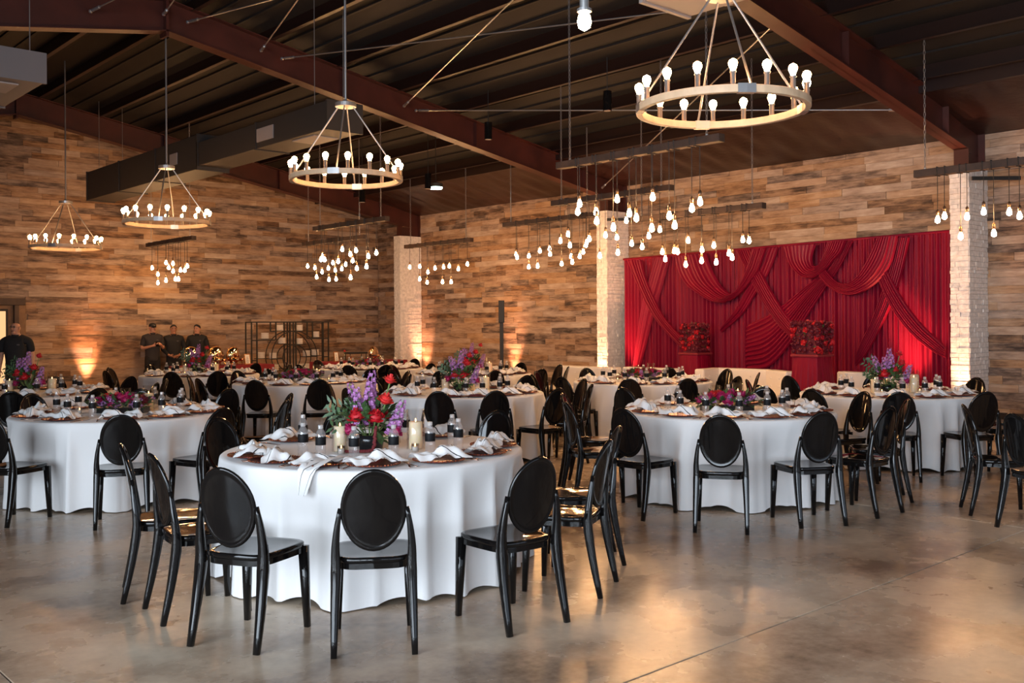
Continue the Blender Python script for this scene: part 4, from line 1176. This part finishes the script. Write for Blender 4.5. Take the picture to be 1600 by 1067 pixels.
# ================================================================== CHAIRS
def outline(k, n=28):
    out = []
    for i in range(n):
        a = 2 * PI * i / n; c, s = math.cos(a), math.sin(a)
        y = 0.205 * math.copysign(abs(s) ** 0.42, s)
        w = 0.19 + 0.015 * y / 0.205
        out.append((k * w * math.copysign(abs(c) ** 0.42, c), k * y))
    return out
def chair_meshes():
    me = {}
    mb = MB(); n = 28; rows = [(0.02, 0.449), (0.5, 0.449), (0.88, 0.453), (0.97, 0.455), (1.0, 0.451), (1.0, 0.434), (0.96, 0.424)]
    v = []
    for k, z in rows: v += [(x, y, z) for x, y in outline(k)]
    f = [(i * n + j, (i + 1) * n + j, (i + 1) * n + (j + 1) % n, i * n + (j + 1) % n) for i in range(len(rows) - 1) for j in range(n)]
    f.append(tuple(range(n))); f.append(tuple((len(rows) - 1) * n + j for j in range(n - 1, -1, -1)))
    mb.add(v, f); me['seat'] = mb.mesh('seat', 'black_gloss', True)
    mb = MB(); v = []; rows = [(0.97, 0.426), (0.97, 0.398), (0.87, 0.398), (0.87, 0.426)]
    for k, z in rows: v += [(x, y, z) for x, y in outline(k)]
    f = [(i * n + j, ((i + 1) % 4) * n + j, ((i + 1) % 4) * n + (j + 1) % n, i * n + (j + 1) % n) for i in range(4) for j in range(n)]
    mb.add(v, f); me['apron'] = mb.mesh('apron', 'black_gloss', False)
    for sx, nm in ((-1, 'l'), (1, 'r')):
        me['front_' + nm] = MB().tube([(sx * 0.175, 0.175, 0.428), (sx * 0.180, 0.182, 0.22), (sx * 0.186, 0.19, 0.0)], [0.024, 0.020, 0.0145], 12, square=True).mesh('leg', 'black_gloss', True)
        pts = crom([(sx * 0.192, -0.275, 0.0), (sx * 0.188, -0.232, 0.2), (sx * 0.182, -0.200, 0.40), (sx * 0.184, -0.203, 0.50), (sx * 0.176, -0.214, 0.60), (sx * 0.160, -0.224, 0.70)], 14)
        rr = [0.018 + (0.031 - 0.018) * min(1, i / 5.0) if i < 6 else 0.031 - (0.031 - 0.013) * (i - 5) / 8.0 for i in range(14)]
        me['rear_' + nm] = MB().tube(pts, [q * .82 for q in rr], 12, square=True).mesh('leg', 'black_gloss', True)
    # oval backrest: dished panel with a raised rim
    mb = MB(); n = 40; v = []
    ring_ = [(0.02, 0.006), (0.45, 0.006), (0.80, 0.006), (0.88, 0.006), (0.92, 0.010), (0.97, 0.010), (1.0, 0.0), (0.97, -0.010), (0.92, -0.010), (0.88, -0.005), (0.80, -0.005), (0.45, -0.005), (0.02, -0.005)]
    for rho, t in ring_:
        for j in range(n):
            a = 2 * PI * j / n
            x = 0.160 * rho * math.cos(a); z = 0.692 + 0.205 * rho * math.sin(a)
            y = -0.206 - 0.19 * (z - 0.46) + 1.15 * x * x + t
            v.append((x, y, z))
    k = len(ring_)
    f = [(i * n + j, (i + 1) * n + j, (i + 1) * n + (j + 1) % n, i * n + (j + 1) % n) for i in range(k - 1) for j in range(n)]
    f.append(tuple(range(n))); f.append(tuple((k - 1) * n + j for j in range(n - 1, -1, -1)))
    mb.add(v, f); me['back'] = mb.mesh('backrest', 'black_gloss', True)
    return me
CH = chair_meshes()
def make_chair():
    o = empty('oval_back_chair')
    ob('seat', CH['seat'], o); ob('backrest', CH['back'], o); ob('apron', CH['apron'], o)
    for q in ('front_l', 'front_r', 'rear_l', 'rear_r'): ob('leg', CH[q], o)
    return o
chair_proto = make_chair(); chair_used = [False]
def place_chair(x, y, rz, label, group):
    if not chair_used[0]: c = chair_proto; chair_used[0] = True
    else: c = copy_tree(chair_proto)
    c.location = (x, y, 0); c.rotation_euler = (0, 0, rz)
    tag(c, label, 'chair', group)
    return c

# ================================================================== TABLES
TT = 0.765
def cloth_mesh(seed, R=0.98):
    rnd = random.Random(seed); mb = MB(); n = 264
    comps = [(rnd.choice((7, 8)), rnd.uniform(0, 6.28), 0.030), (rnd.choice((10, 12)), rnd.uniform(0, 6.28), 0.042), (rnd.choice((14, 16)), rnd.uniform(0, 6.28), 0.036), (rnd.choice((22, 26)), rnd.uniform(0, 6.28), 0.016), (3, rnd.uniform(0, 6.28), 0.02)]
    rows = [('t', 0.003), ('t', 0.5), ('t', 0.9), ('t', 0.965), ('t', 0.985), ('e', 0.008), ('e', 0.022)] + [('s', q / 13.0) for q in range(1, 14)]
    v = []
    for kind, q in rows:
        for j in range(n):
            a = 2 * PI * j / n
            if kind == 't': r, z = R * q, TT
            elif kind == 'e': r, z = R * (0.996 if q < .01 else 1.0), TT - q
            else:
                w = sum(am * (math.cos(k * a + p_) if k < 9 else 1.15 - 2.3 * abs(math.sin((k * a + p_) / 2 + .35 * math.sin(3 * a + p_))) ** .75) for k, p_, am in comps)
                fold = 0.085 * math.tanh(w / 0.085) * min(1.0, q * 2.6) ** 0.8 - 0.02 * q
                r = R * (1.0 + 0.055 * q) + fold
                hem = 0.006 + max(0.0, -w) * 0.35
                z = (TT - 0.03) * (1 - q) + hem * q
                if q > 0.9: r += 0.05 * max(0, w)
            v.append((r * math.cos(a), r * math.sin(a), z))
    f = [(i * n + j, i * n + (j + 1) % n, (i + 1) * n + (j + 1) % n, (i + 1) * n + j) for i in range(len(rows) - 1) for j in range(n)]
    f = [q[::-1] for q in f]
    f.append(tuple(range(n)))
    mb.add(v, f)
    return mb.mesh('tablecloth', 'cloth_white', True)
CLOTHS = [cloth_mesh(k) for k in (2, 5, 9, 14)]
top_me = MB().lathe([(0.95, 0.735), (0.95, 0.757)], 40).mesh('tabletop', 'wall_plain')
ped_me = MB().lathe([(0.30, 0.0), (0.30, 0.03), (0.05, 0.06), (0.05, 0.735)], 16).mesh('pedestal', 'black_matte')

# ---- things laid on the tables
plate_me = MB().lathe([(0.02, 0.0), (0.09, 0.0), (0.11, 0.004), (0.158, 0.016), (0.162, 0.018), (0.156, 0.021), (0.108, 0.009), (0.02, 0.006)], 32).mesh('plate', 'charger', True)
bead = MB()
for k in range(44):
    a = 2 * PI * k / 44; bead.ball((0.160 * math.cos(a), 0.160 * math.sin(a), 0.019), 0.0065, 5, 4)
bead_me = bead.mesh('beaded_rim', 'copper', True)
def napkin_mesh(seed):
    rnd = random.Random(seed); mb = MB(); nu, nv = 30, 12; at_ = []
    a1, a2, a3 = (rnd.uniform(0, 6.28) for _ in range(3))
    def fn(u, v):
        t = 2 * u - 1; w = 0.040 + 0.060 * abs(t + 0.1) ** 0.8
        x = t * 0.165 + 0.012 * math.sin(7 * v + a1)
        y = (v - .5) * 2 * w + 0.022 * math.sin(4.5 * u + a2)
        c = 1 - (2 * v - 1) ** 2
        z = 0.020 + 0.050 * c * (0.65 + 0.35 * math.sin(8 * u + a3)) + 0.010 * math.sin(14 * v + 9 * u + a2) + 0.006 * math.sin(23 * u + a1)
        z = max(0.012, z * (1 - 0.45 * abs(t) ** 4))
        at_.append(u * 2.4 + v * 1.6 + seed * .37)
        return (x, y, z)
    mb.grid(nu, nv, fn)
    return mb.mesh('napkin', 'napkin', True, ('strip', 'POINT', at_))
NAPK = [napkin_mesh(k) for k in (1, 2, 3, 4)]
btl = MB().lathe([(0.020, 0.0), (0.031, 0.004), (0.032, 0.02), (0.030, 0.03), (0.032, 0.04), (0.030, 0.052), (0.032, 0.064), (0.032, 0.145), (0.027, 0.165), (0.014, 0.185), (0.0125, 0.192), (0.0125, 0.20)], 16)
bottle_me = btl.mesh('body', 'bottle_clear', True)
blabel_me = MB().lathe([(0.0325, 0.088), (0.0328, 0.089), (0.0328, 0.138), (0.0325, 0.139)], 16, cap=False).mesh('label_band', 'bottle_label', True)
bcap_me = MB().lathe([(0.014, 0.186), (0.0155, 0.188), (0.0155, 0.207), (0.012, 0.209)], 12).mesh('cap', 'cap_clear', False)
def make_bottle():
    o = empty('water_bottle'); ob('body', bottle_me, o); ob('label_band', blabel_me, o); ob('cap', bcap_me, o); return o
fk = MB().tube([(0, -0.10, 0.004), (0, 0.02, 0.005), (0, 0.045, 0.006)], [(0.006, 0.002), (0.004, 0.002), (0.010, 0.002)], 6)
for q in (-.008, -.0027, .0027, .008): fk.tube([(q, 0.045, 0.006), (q, 0.10, 0.010)], [0.002, 0.0012], 4)
fork_me = fk.mesh('fork', 'cutlery', True)
knife_me = MB().tube([(0, -0.11, 0.004), (0, 0.0, 0.005), (0, 0.02, 0.004), (0, 0.09, 0.003), (0.003, 0.115, 0.003)], [(0.006, 0.0035), (0.006, 0.0035), (0.009, 0.0015), (0.009, 0.0015), (0.001, 0.001)], 6).mesh('knife', 'cutlery', True)
wax_me = MB().lathe([(0.036, 0.004), (0.037, 0.01), (0.037, 0.150), (0.033, 0.152), (0.02, 0.144)], 18).mesh('wax', 'wax', True)
cyl_me = MB().lathe([(0.046, 0.0), (0.048, 0.002), (0.048, 0.22), (0.046, 0.22), (0.046, 0.004)], 20, cap=False).mesh('glass_cylinder', 'glass', True)
flame_me = MB().lathe([(0.001, 0.150), (0.004, 0.155), (0.0035, 0.161), (0.0006, 0.170)], 8).mesh('flame', 'flame', True)
wick_me = MB().tube([(0, 0, 0.142), (0, 0, 0.154)], 0.0015, 5).mesh('wick', 'ink')
vot_me = MB().lathe([(0.022, 0.0), (0.024, 0.002), (0.026, 0.055), (0.024, 0.055), (0.022, 0.006)], 14, cap=False).mesh('glass_cup', 'glass', True)
votw_me = MB().lathe([(0.020, 0.004), (0.021, 0.038), (0.01, 0.037)], 14).mesh('wax', 'plate_white', True)
votf_me = MB().lathe([(0.001, 0.038), (0.0045, 0.045), (0.0006, 0.058)], 8).mesh('flame', 'flame', True)
def pillar_candle(p, sc, label, group):
    o = empty('pillar_candle', p, 0, label, 'candle', group); o.scale = (sc, sc, sc)
    ob('wax', wax_me, o); ob('glass_cylinder', cyl_me, o); ob('flame', flame_me, o); ob('wick', wick_me, o)
def votive(p, label, group):
    o = empty('votive_candle', p, 0, label, 'candle', group); ob('glass_cup', vot_me, o); ob('wax', votw_me, o); ob('flame', votf_me, o)

# ---- centrepieces
def spike_mesh(seed):
    """flowering stock: a stem crowded with small four-petalled blossoms"""
    rnd = random.Random(seed); mb = MB(); L_ = 0.24
    for k in range(34):
        z = L_ * (0.06 + 0.94 * k / 33.0); r = 0.036 * (1.15 - 0.75 * k / 33.0); a = k * 2.4 + rnd.random() * .5
        c = Vector((r * math.cos(a), r * math.sin(a), z)); n = Vector((math.cos(a), math.sin(a), .5)).normalized()
        t = n.cross(Vector((0, 0, 1))).normalized(); b = n.cross(t)
        s = 0.024 * (1.1 - .5 * k / 33.0)
        for q in range(4):
            d1 = (t * math.cos(q * PI / 2) + b * math.sin(q * PI / 2)); d2 = (t * math.cos(q * PI / 2 + PI / 2) + b * math.sin(q * PI / 2 + PI / 2))
            mb.add([c, c + d1 * s * .8 + d2 * s * .1 + n * s * .3, c + (d1 + d2) * s * .75 + n * s * .5, c + d2 * s * .8 + d1 * s * .1 + n * s * .3], [(0, 1, 2, 3)])
    return mb.mesh('flower_spike', 'stock_purple', True)
SPIKE = [spike_mesh(k) for k in (1, 2)]
leafy = {k: leaf_cluster(150, (0.17, 0.13, 0.12), k, 0.085, -0.15).mesh('foliage', 'leaf_green') for k in (1, 2)}
leafl = {k: leaf_cluster(190, (0.30, 0.15, 0.075), k, 0.07, -0.06).mesh('foliage', 'leaf_green') for k in (1, 2)}
vase_me = MB().lathe([(0.070, 0.0), (0.085, 0.01), (0.095, 0.07), (0.085, 0.10), (0.075, 0.10), (0.07, 0.05)], 18, cap=False).mesh('vase', 'vase_dark', True)
tray_me = MB().box((-0.24, -0.07, 0.0), (0.24, 0.07, 0.05)).mesh('trough', 'vase_dark')
VIEW_RZ = math.atan2(RY, RX)    # local x = to the right as seen from the photographer
def face_up(d): return tuple(Vector(d).to_track_quat('Z', 'Y').to_euler())
def tall_flowers(c, label, seed, full=True):
    rnd = random.Random(seed)
    o = empty('flower_centrepiece', (c.x, c.y, TT + 0.001), VIEW_RZ + rnd.uniform(-.2, .2) * (0 if full else 1), label, 'flowers', 'tall rose and stock centrepieces')
    ob('vase', vase_me, o)
    ob('foliage', leafy[1 + seed % 2], o, (0, 0, 0.19), kind='stuff')
    rs = [('coral', .135, -.01, .46, .050), ('coral', .115, -.07, .335, .060), ('red', -.065, -.11, .235, .070), ('red', .055, -.12, .230, .066), ('magenta', -.115, -.10, .145, .055),
          ('magenta', .185, -.07, .13, .050), ('red', -.02, .11, .28, .05), ('wine', -.13, .06, .22, .045), ('red', .10, .09, .22, .05), ('magenta', 0, .13, .15, .045)]
    if not full: rs = [(c_ if c_ != 'coral' else 'red', x + rnd.uniform(-.03, .03), y + rnd.uniform(-.03, .03), z + rnd.uniform(-.02, .03), r) for c_, x, y, z, r in rs]
    for c_, x, y, z, r in rs:
        ob('rose', ROSE[c_], o, (x, y, z), face_up((x * 2.2, y * 3, .35 + z)), scale=r)
    st_ = MB()
    for c_, x, y, z, r in rs:
        st_.tube([(x * .2, y * .2, .08), (x * .7, y * .7, z * .6), (x, y, z - .02)], .005, 5)
    sp = [(.0, 0, .27, .08, 0), (.005, -.05, .20, .02, -.15), (-.055, -.05, .17, -.08, -.1), (.15, -.04, .10, .35, -.15), (-.06, .05, .20, -.35, .1)]
    for k, (x, y, z, tx, ty) in enumerate(sp):
        ob('flower_spike', SPIKE[k % 2], o, (x, y, z), face_up((tx, ty, 1)), scale=1.0)
        st_.tube([(x * .2, y * .2, .06), (x, y, z), (x + tx * .24, y + ty * .24, z + .23)], .004, 5)
    st_.build('stems', 'stem_green', o)
    lf = MB()
    for k in range(7):
        a = PI + rnd.uniform(-1.1, .9); e = rnd.uniform(.1, .28); z = rnd.uniform(.16, .34)
        d = Vector((math.cos(a), math.sin(a) * .6, rnd.uniform(.2, .9))).normalized(); s = d.cross(Vector((0, 1, 0))).normalized() * .014
        b = Vector((math.cos(a) * .08, math.sin(a) * .05, z - .05))
        for q in range(5):
            pz = b + d * (.03 + .04 * q)
            for sg in (-1, 1):
                t = (d + s.normalized() * sg * 1.2).normalized()
                w = t.cross(Vector((0, 1, 0))).normalized() * .010
                lf.add([pz, pz + t * .03 + w, pz + t * .065, pz + t * .03 - w], [(0, 1, 2, 3)])
    lf.build('leaf_sprays', 'leaf_green', o, kind='stuff')
    if full:
        am = MB(); pts = crom([(.06, -.13, .16), (.055, -.16, .08), (.04, -.18, .022), (-.05, -.20, .016), (-.16, -.19, .016)], 34)
        for q, p_ in enumerate(pts):
            am.ball((p_.x + rnd.uniform(-.004, .004), p_.y, max(.012, p_.z)), .0115, 6, 4)
        am.build('amaranth_tassel', 'amaranth', o, smooth=True)
def low_flowers(c, label, seed, wine=False):
    rnd = random.Random(seed)
    o = empty('flower_centrepiece', (c.x, c.y, TT + 0.001), VIEW_RZ + rnd.uniform(-.15, .15), label, 'flowers', 'low rose centrepieces')
    ob('trough', tray_me, o)
    ob('foliage', leafl[1 + seed % 2], o, (0, 0, .075), kind='stuff')
    pal = ('wine', 'magenta', 'wine', 'red') if wine else ('magenta', 'red', 'magenta', 'wine', 'red')
    for k in range(18):
        a = k * 2.399; q = math.sqrt((k + .5) / 18); x, y = .27 * q * math.cos(a), .135 * q * math.sin(a)
        z = .085 + .075 * math.sqrt(max(0, 1 - q * q))
        ob('rose', ROSE[pal[k % len(pal)]], o, (x, y, z), face_up((x * 4, y * 6, .5)), scale=rnd.uniform(.046, .062))
    for k in range(6):
        a = k * 1.05 + .4; x, y = .25 * math.cos(a), .12 * math.sin(a)
        ob('flower_spike', SPIKE[k % 2], o, (x * .6, y * .6, .07), face_up((x * 4, y * 5, .45)), scale=rnd.uniform(.55, .75))

# ---- the tables one by one: plan centre, chair angles seen from the camera axis (0 = camera side, + = right)
TAG = {1: 'nearest table', 2: 'near right table', 3: 'near left table', 4: 'middle table', 5: 'table before the ring rack', 6: 'far table by the three men',
       7: 'farthest table by corner pillar', 8: 'far table by speaker pole', 9: 'table before straight white sofas', 10: 'table by the right pillar', 11: 'table by the bald man', 12: 'table beyond right picture edge'}
TABLES = {
    1: (583, 6.42, [8, -16, -40, -62, -125, 198, 150, 95, 66, 37], {8: 1.52, -16: 1.48, 37: 1.46, 66: 1.34, -40: 1.27, -62: 1.27, 95: 1.36, 150: 1.32, 198: 1.32, -125: 1.32}),
    2: (1135, 9.09, [-14, 14, 44, 75, 112, 153, -150, -112, -74, -43], {-14: 1.58, 14: 1.36, 44: 1.30, 75: 1.30, -43: 1.34, -74: 1.31}),
    3: (190, 9.25, [22, -17, 50, 84, 116, 158, -165, -125, -90, -55], {22: 1.48, -17: 1.32, 50: 1.36}),
    4: (722, 11.75, [-6, 15, 41, 70, 110, 150, -170, -130, -90, -50], {}),
    5: (472, 14.07, [20, -9, 50, 80, 115, 150, -170, -130, -85, -45], {}),
    6: (312, 16.5, [4, 27, 58, 90, 125, 160, -160, -130, -95, -45], {}),
    7: (580, 18.5, [16, -6, 50, 85, 120, 155, -165, -130, -90, -45], {}),
    8: (738, 16.2, [14, -14, 45, 78, 112, 150, -170, -118, -84, -50], {}),
    9: (1003, 13.8, [-14, 12, 42, 80, 120, 158, -155, -112, -78, -48], {}),
    10: (1387, 11.2, [-18, 12, 46, 80, 120, 165, -152, -115, -78, -47], {}),
    11: (48, 12.07, [20, 50, -15, 85, 120, 155, -165, -120, -85, -50], {}),
}
TC = {}
JIT = {(1, -40): -0.30, (1, -62): -0.20}
ordn = ['', 'first', 'second', 'third', 'fourth', 'fifth', 'sixth', 'seventh', 'eighth', 'ninth']
bottle_proto = [None]
def lay_table(t, c, angs, radii, full):
    tg = TAG[t]
    o = empty('round_table', (c.x, c.y, 0), t * 0.7, 'round table under floor-length white cloth, the %s' % tg, 'table', 'round banquet tables')
    ob('tablecloth', CLOTHS[t % 4], o); ob('tabletop', top_me, o); ob('pedestal', ped_me, o)
    ray = math.degrees(math.atan2(c.x * RX + c.y * RY, c.x * FX + c.y * FY))
    # order of the seats as the photographer would count them
    rel = {}
    for a in angs: rel[a] = ((a + ray + 180) % 360) - 180
    frontseat = min(angs, key=lambda a: abs(rel[a]))
    right = sorted([a for a in angs if rel[a] > rel[frontseat]], key=lambda a: rel[a]); left = sorted([a for a in angs if rel[a] < rel[frontseat]], key=lambda a: -rel[a])
    def place(a):
        if a == frontseat: return 'front seat'
        if a in right: return '%s seat counting right' % ordn[right.index(a) + 1]
        return '%s seat counting left' % ordn[left.index(a) + 1]
    rnd = random.Random(t * 17)
    for a in angs:
        th = math.radians(a); dx, dy = RX * math.sin(th) - FX * math.cos(th), RY * math.sin(th) - FY * math.cos(th)
        r = radii.get(a, 1.40 if abs(rel[a]) < 40 else 1.33)
        jit = math.radians(rnd.uniform(-5, 5)) + JIT.get((t, a), 0.0)
        nm = place(a)
        place_chair(c.x + dx * r, c.y + dy * r, math.atan2(dx, -dy) + jit, 'black oval-back chair, %s, %s' % (nm, tg), 'chairs of the ' + tg)
        rz = math.atan2(dx, -dy)
        tx, ty = -dy, dx     # along the rim
        px, py = c.x + dx * .79, c.y + dy * .79
        pl = empty('charger_plate', (px, py, TT + .001), rz, 'dark red charger plate, %s, %s' % (nm, tg), 'plate', 'chargers of the ' + tg)
        pl.scale = (.95, .95, 1); ob('plate', plate_me, pl); ob('beaded_rim', bead_me, pl)
        hang = (t == 1 and a == -16)
        nk = ob('napkin', NAPK[rnd.randrange(4)], None, (px, py, TT + .010), (0, 0, rz + rnd.uniform(-.5, .5) + (PI / 2 - .3 if hang else 0)))
        nk.scale = (1.0, 1.0, 1.0) if hang else (1.05, 1.05, 1.25)
        tag(nk, 'white black-striped napkin on plate, %s, %s' % (nm, tg), 'napkin', 'napkins of the ' + tg)
        if hang:
            path = [(0.74, .045), (0.86, .045), (0.955, .024), (0.992, .006), (1.004, -.03), (1.012, -.085), (1.02, -.135)]
            at_ = []
            def tail(u, v):
                q = min(int(u * 6), 5); f_ = u * 6 - q; r_ = path[q][0] * (1 - f_) + path[q + 1][0] * f_; z_ = path[q][1] * (1 - f_) + path[q + 1][1] * f_
                w_ = (v - .5) * (.13 * (1 - u) + .05) + .05 - .03 * u
                at_.append(v * 1.7 + u * .9)
                return (c.x + dx * r_ + tx * w_ - px, c.y + dy * r_ + ty * w_ - py, z_ + .012 * math.sin(9 * v) * (1 - .5 * u) - .010)
            tm = MB().grid(19, 7, tail)
            tl = ob('hanging_tail', tm.mesh('hanging_tail', 'napkin', True, ('strip', 'POINT', at_)), nk)
            tl.matrix_parent_inverse = Matrix.Rotation(nk.rotation_euler.z, 4, 'Z').inverted()
        off = .12; rr = rnd.uniform(.50, .57)
        if bottle_proto[0] is None: b = bottle_proto[0] = make_bottle()
        else: b = copy_tree(bottle_proto[0])
        b.location = (c.x + dx * rr + tx * off, c.y + dy * rr + ty * off, TT + .001); b.rotation_euler = (0, 0, rnd.uniform(0, 6))
        tag(b, 'clear water bottle with black label, %s, %s' % (nm, tg), 'bottle', 'water bottles of the ' + tg)
        if full:
            for q, me_, nm_ in ((-.20, fork_me, 'fork'), (.20, knife_me, 'knife')):
                k = ob(nm_, me_, None, (c.x + dx * .79 + tx * q, c.y + dy * .79 + ty * q, TT + .001), (0, 0, rz + rnd.uniform(-.12, .12)))
                tag(k, 'copper %s beside plate, %s, %s' % (nm_, nm, tg), nm_, 'cutlery of the ' + tg)
for t, (px, d, angs, radii) in TABLES.items():
    c = at_d(px, 507, d); c.z = 0; TC[t] = c
    lay_table(t, c, angs, radii, t in (1, 2, 3, 4, 9, 10))
def rel(t, x, y): # offset seen by the photographer: x right, y away
    c = TC[t]; return Vector((c.x + RX * x + FX * y, c.y + RY * x + FY * y, TT + .001))
# tall arrangements
for t, full in ((1, True), (4, False), (6, False), (8, False), (10, False), (11, False)):
    p_ = rel(t, -.02, -.05)
    tall_flowers(p_, 'tall red rose and purple stock flowers on the %s' % TAG[t], t, full)
    for q, (x, y, s) in enumerate(((-.20, -.13, 1.1), (.28, -.04, 1.2), (.10, .30, .9))):
        pillar_candle(rel(t, x, y), s, 'lit cream pillar candle in glass, %s, %s' % (('left of flowers', 'right of flowers', 'behind flowers')[q], TAG[t]), 'pillar candles')
    for q, (x, y) in enumerate(((-.17, -.26), (.29, -.18))):
        votive(rel(t, x, y), 'small white votive candle, %s of flowers, %s' % (('left', 'right')[q], TAG[t]), 'votive candles')
for t, w in ((2, False), (3, False), (5, False), (7, True), (9, True)):
    low_flowers(rel(t, 0, 0), 'low mound of red and magenta flowers on the %s' % TAG[t], t, w)
    for q, (x, y) in enumerate(((-.06, .24), (.16, .25))):
        pillar_candle(rel(t, x, y), 1.0 + .1 * q, 'lit cream pillar candle in glass, %s behind flowers, %s' % (('left', 'right')[q], TAG[t]), 'pillar candles')
    for q, (x, y) in enumerate(((-.36, -.10), (.37, .06))):
        votive(rel(t, x, y), 'small white votive candle, %s of flowers, %s' % (('left', 'right')[q], TAG[t]), 'votive candles')

# ---- two chairs at the right picture edge, their table just outside it
c12 = Vector((9.25, 1.95, 0))
o = empty('round_table', c12, 0.3, 'round table under white cloth just beyond the right picture edge', 'table', 'round banquet tables')
ob('tablecloth', CLOTHS[1], o); ob('tabletop', top_me, o); ob('pedestal', ped_me, o)
for a, w in ((-78, 'nearer of two at the right picture edge'), (-104, 'farther of two at the right picture edge')):
    th = math.radians(a); dx, dy = RX * math.sin(th) - FX * math.cos(th), RY * math.sin(th) - FY * math.cos(th)
    place_chair(c12.x + dx * 1.55, c12.y + dy * 1.55, math.atan2(dx, -dy), 'black oval-back chair facing right, %s' % w, 'chairs at the right edge')
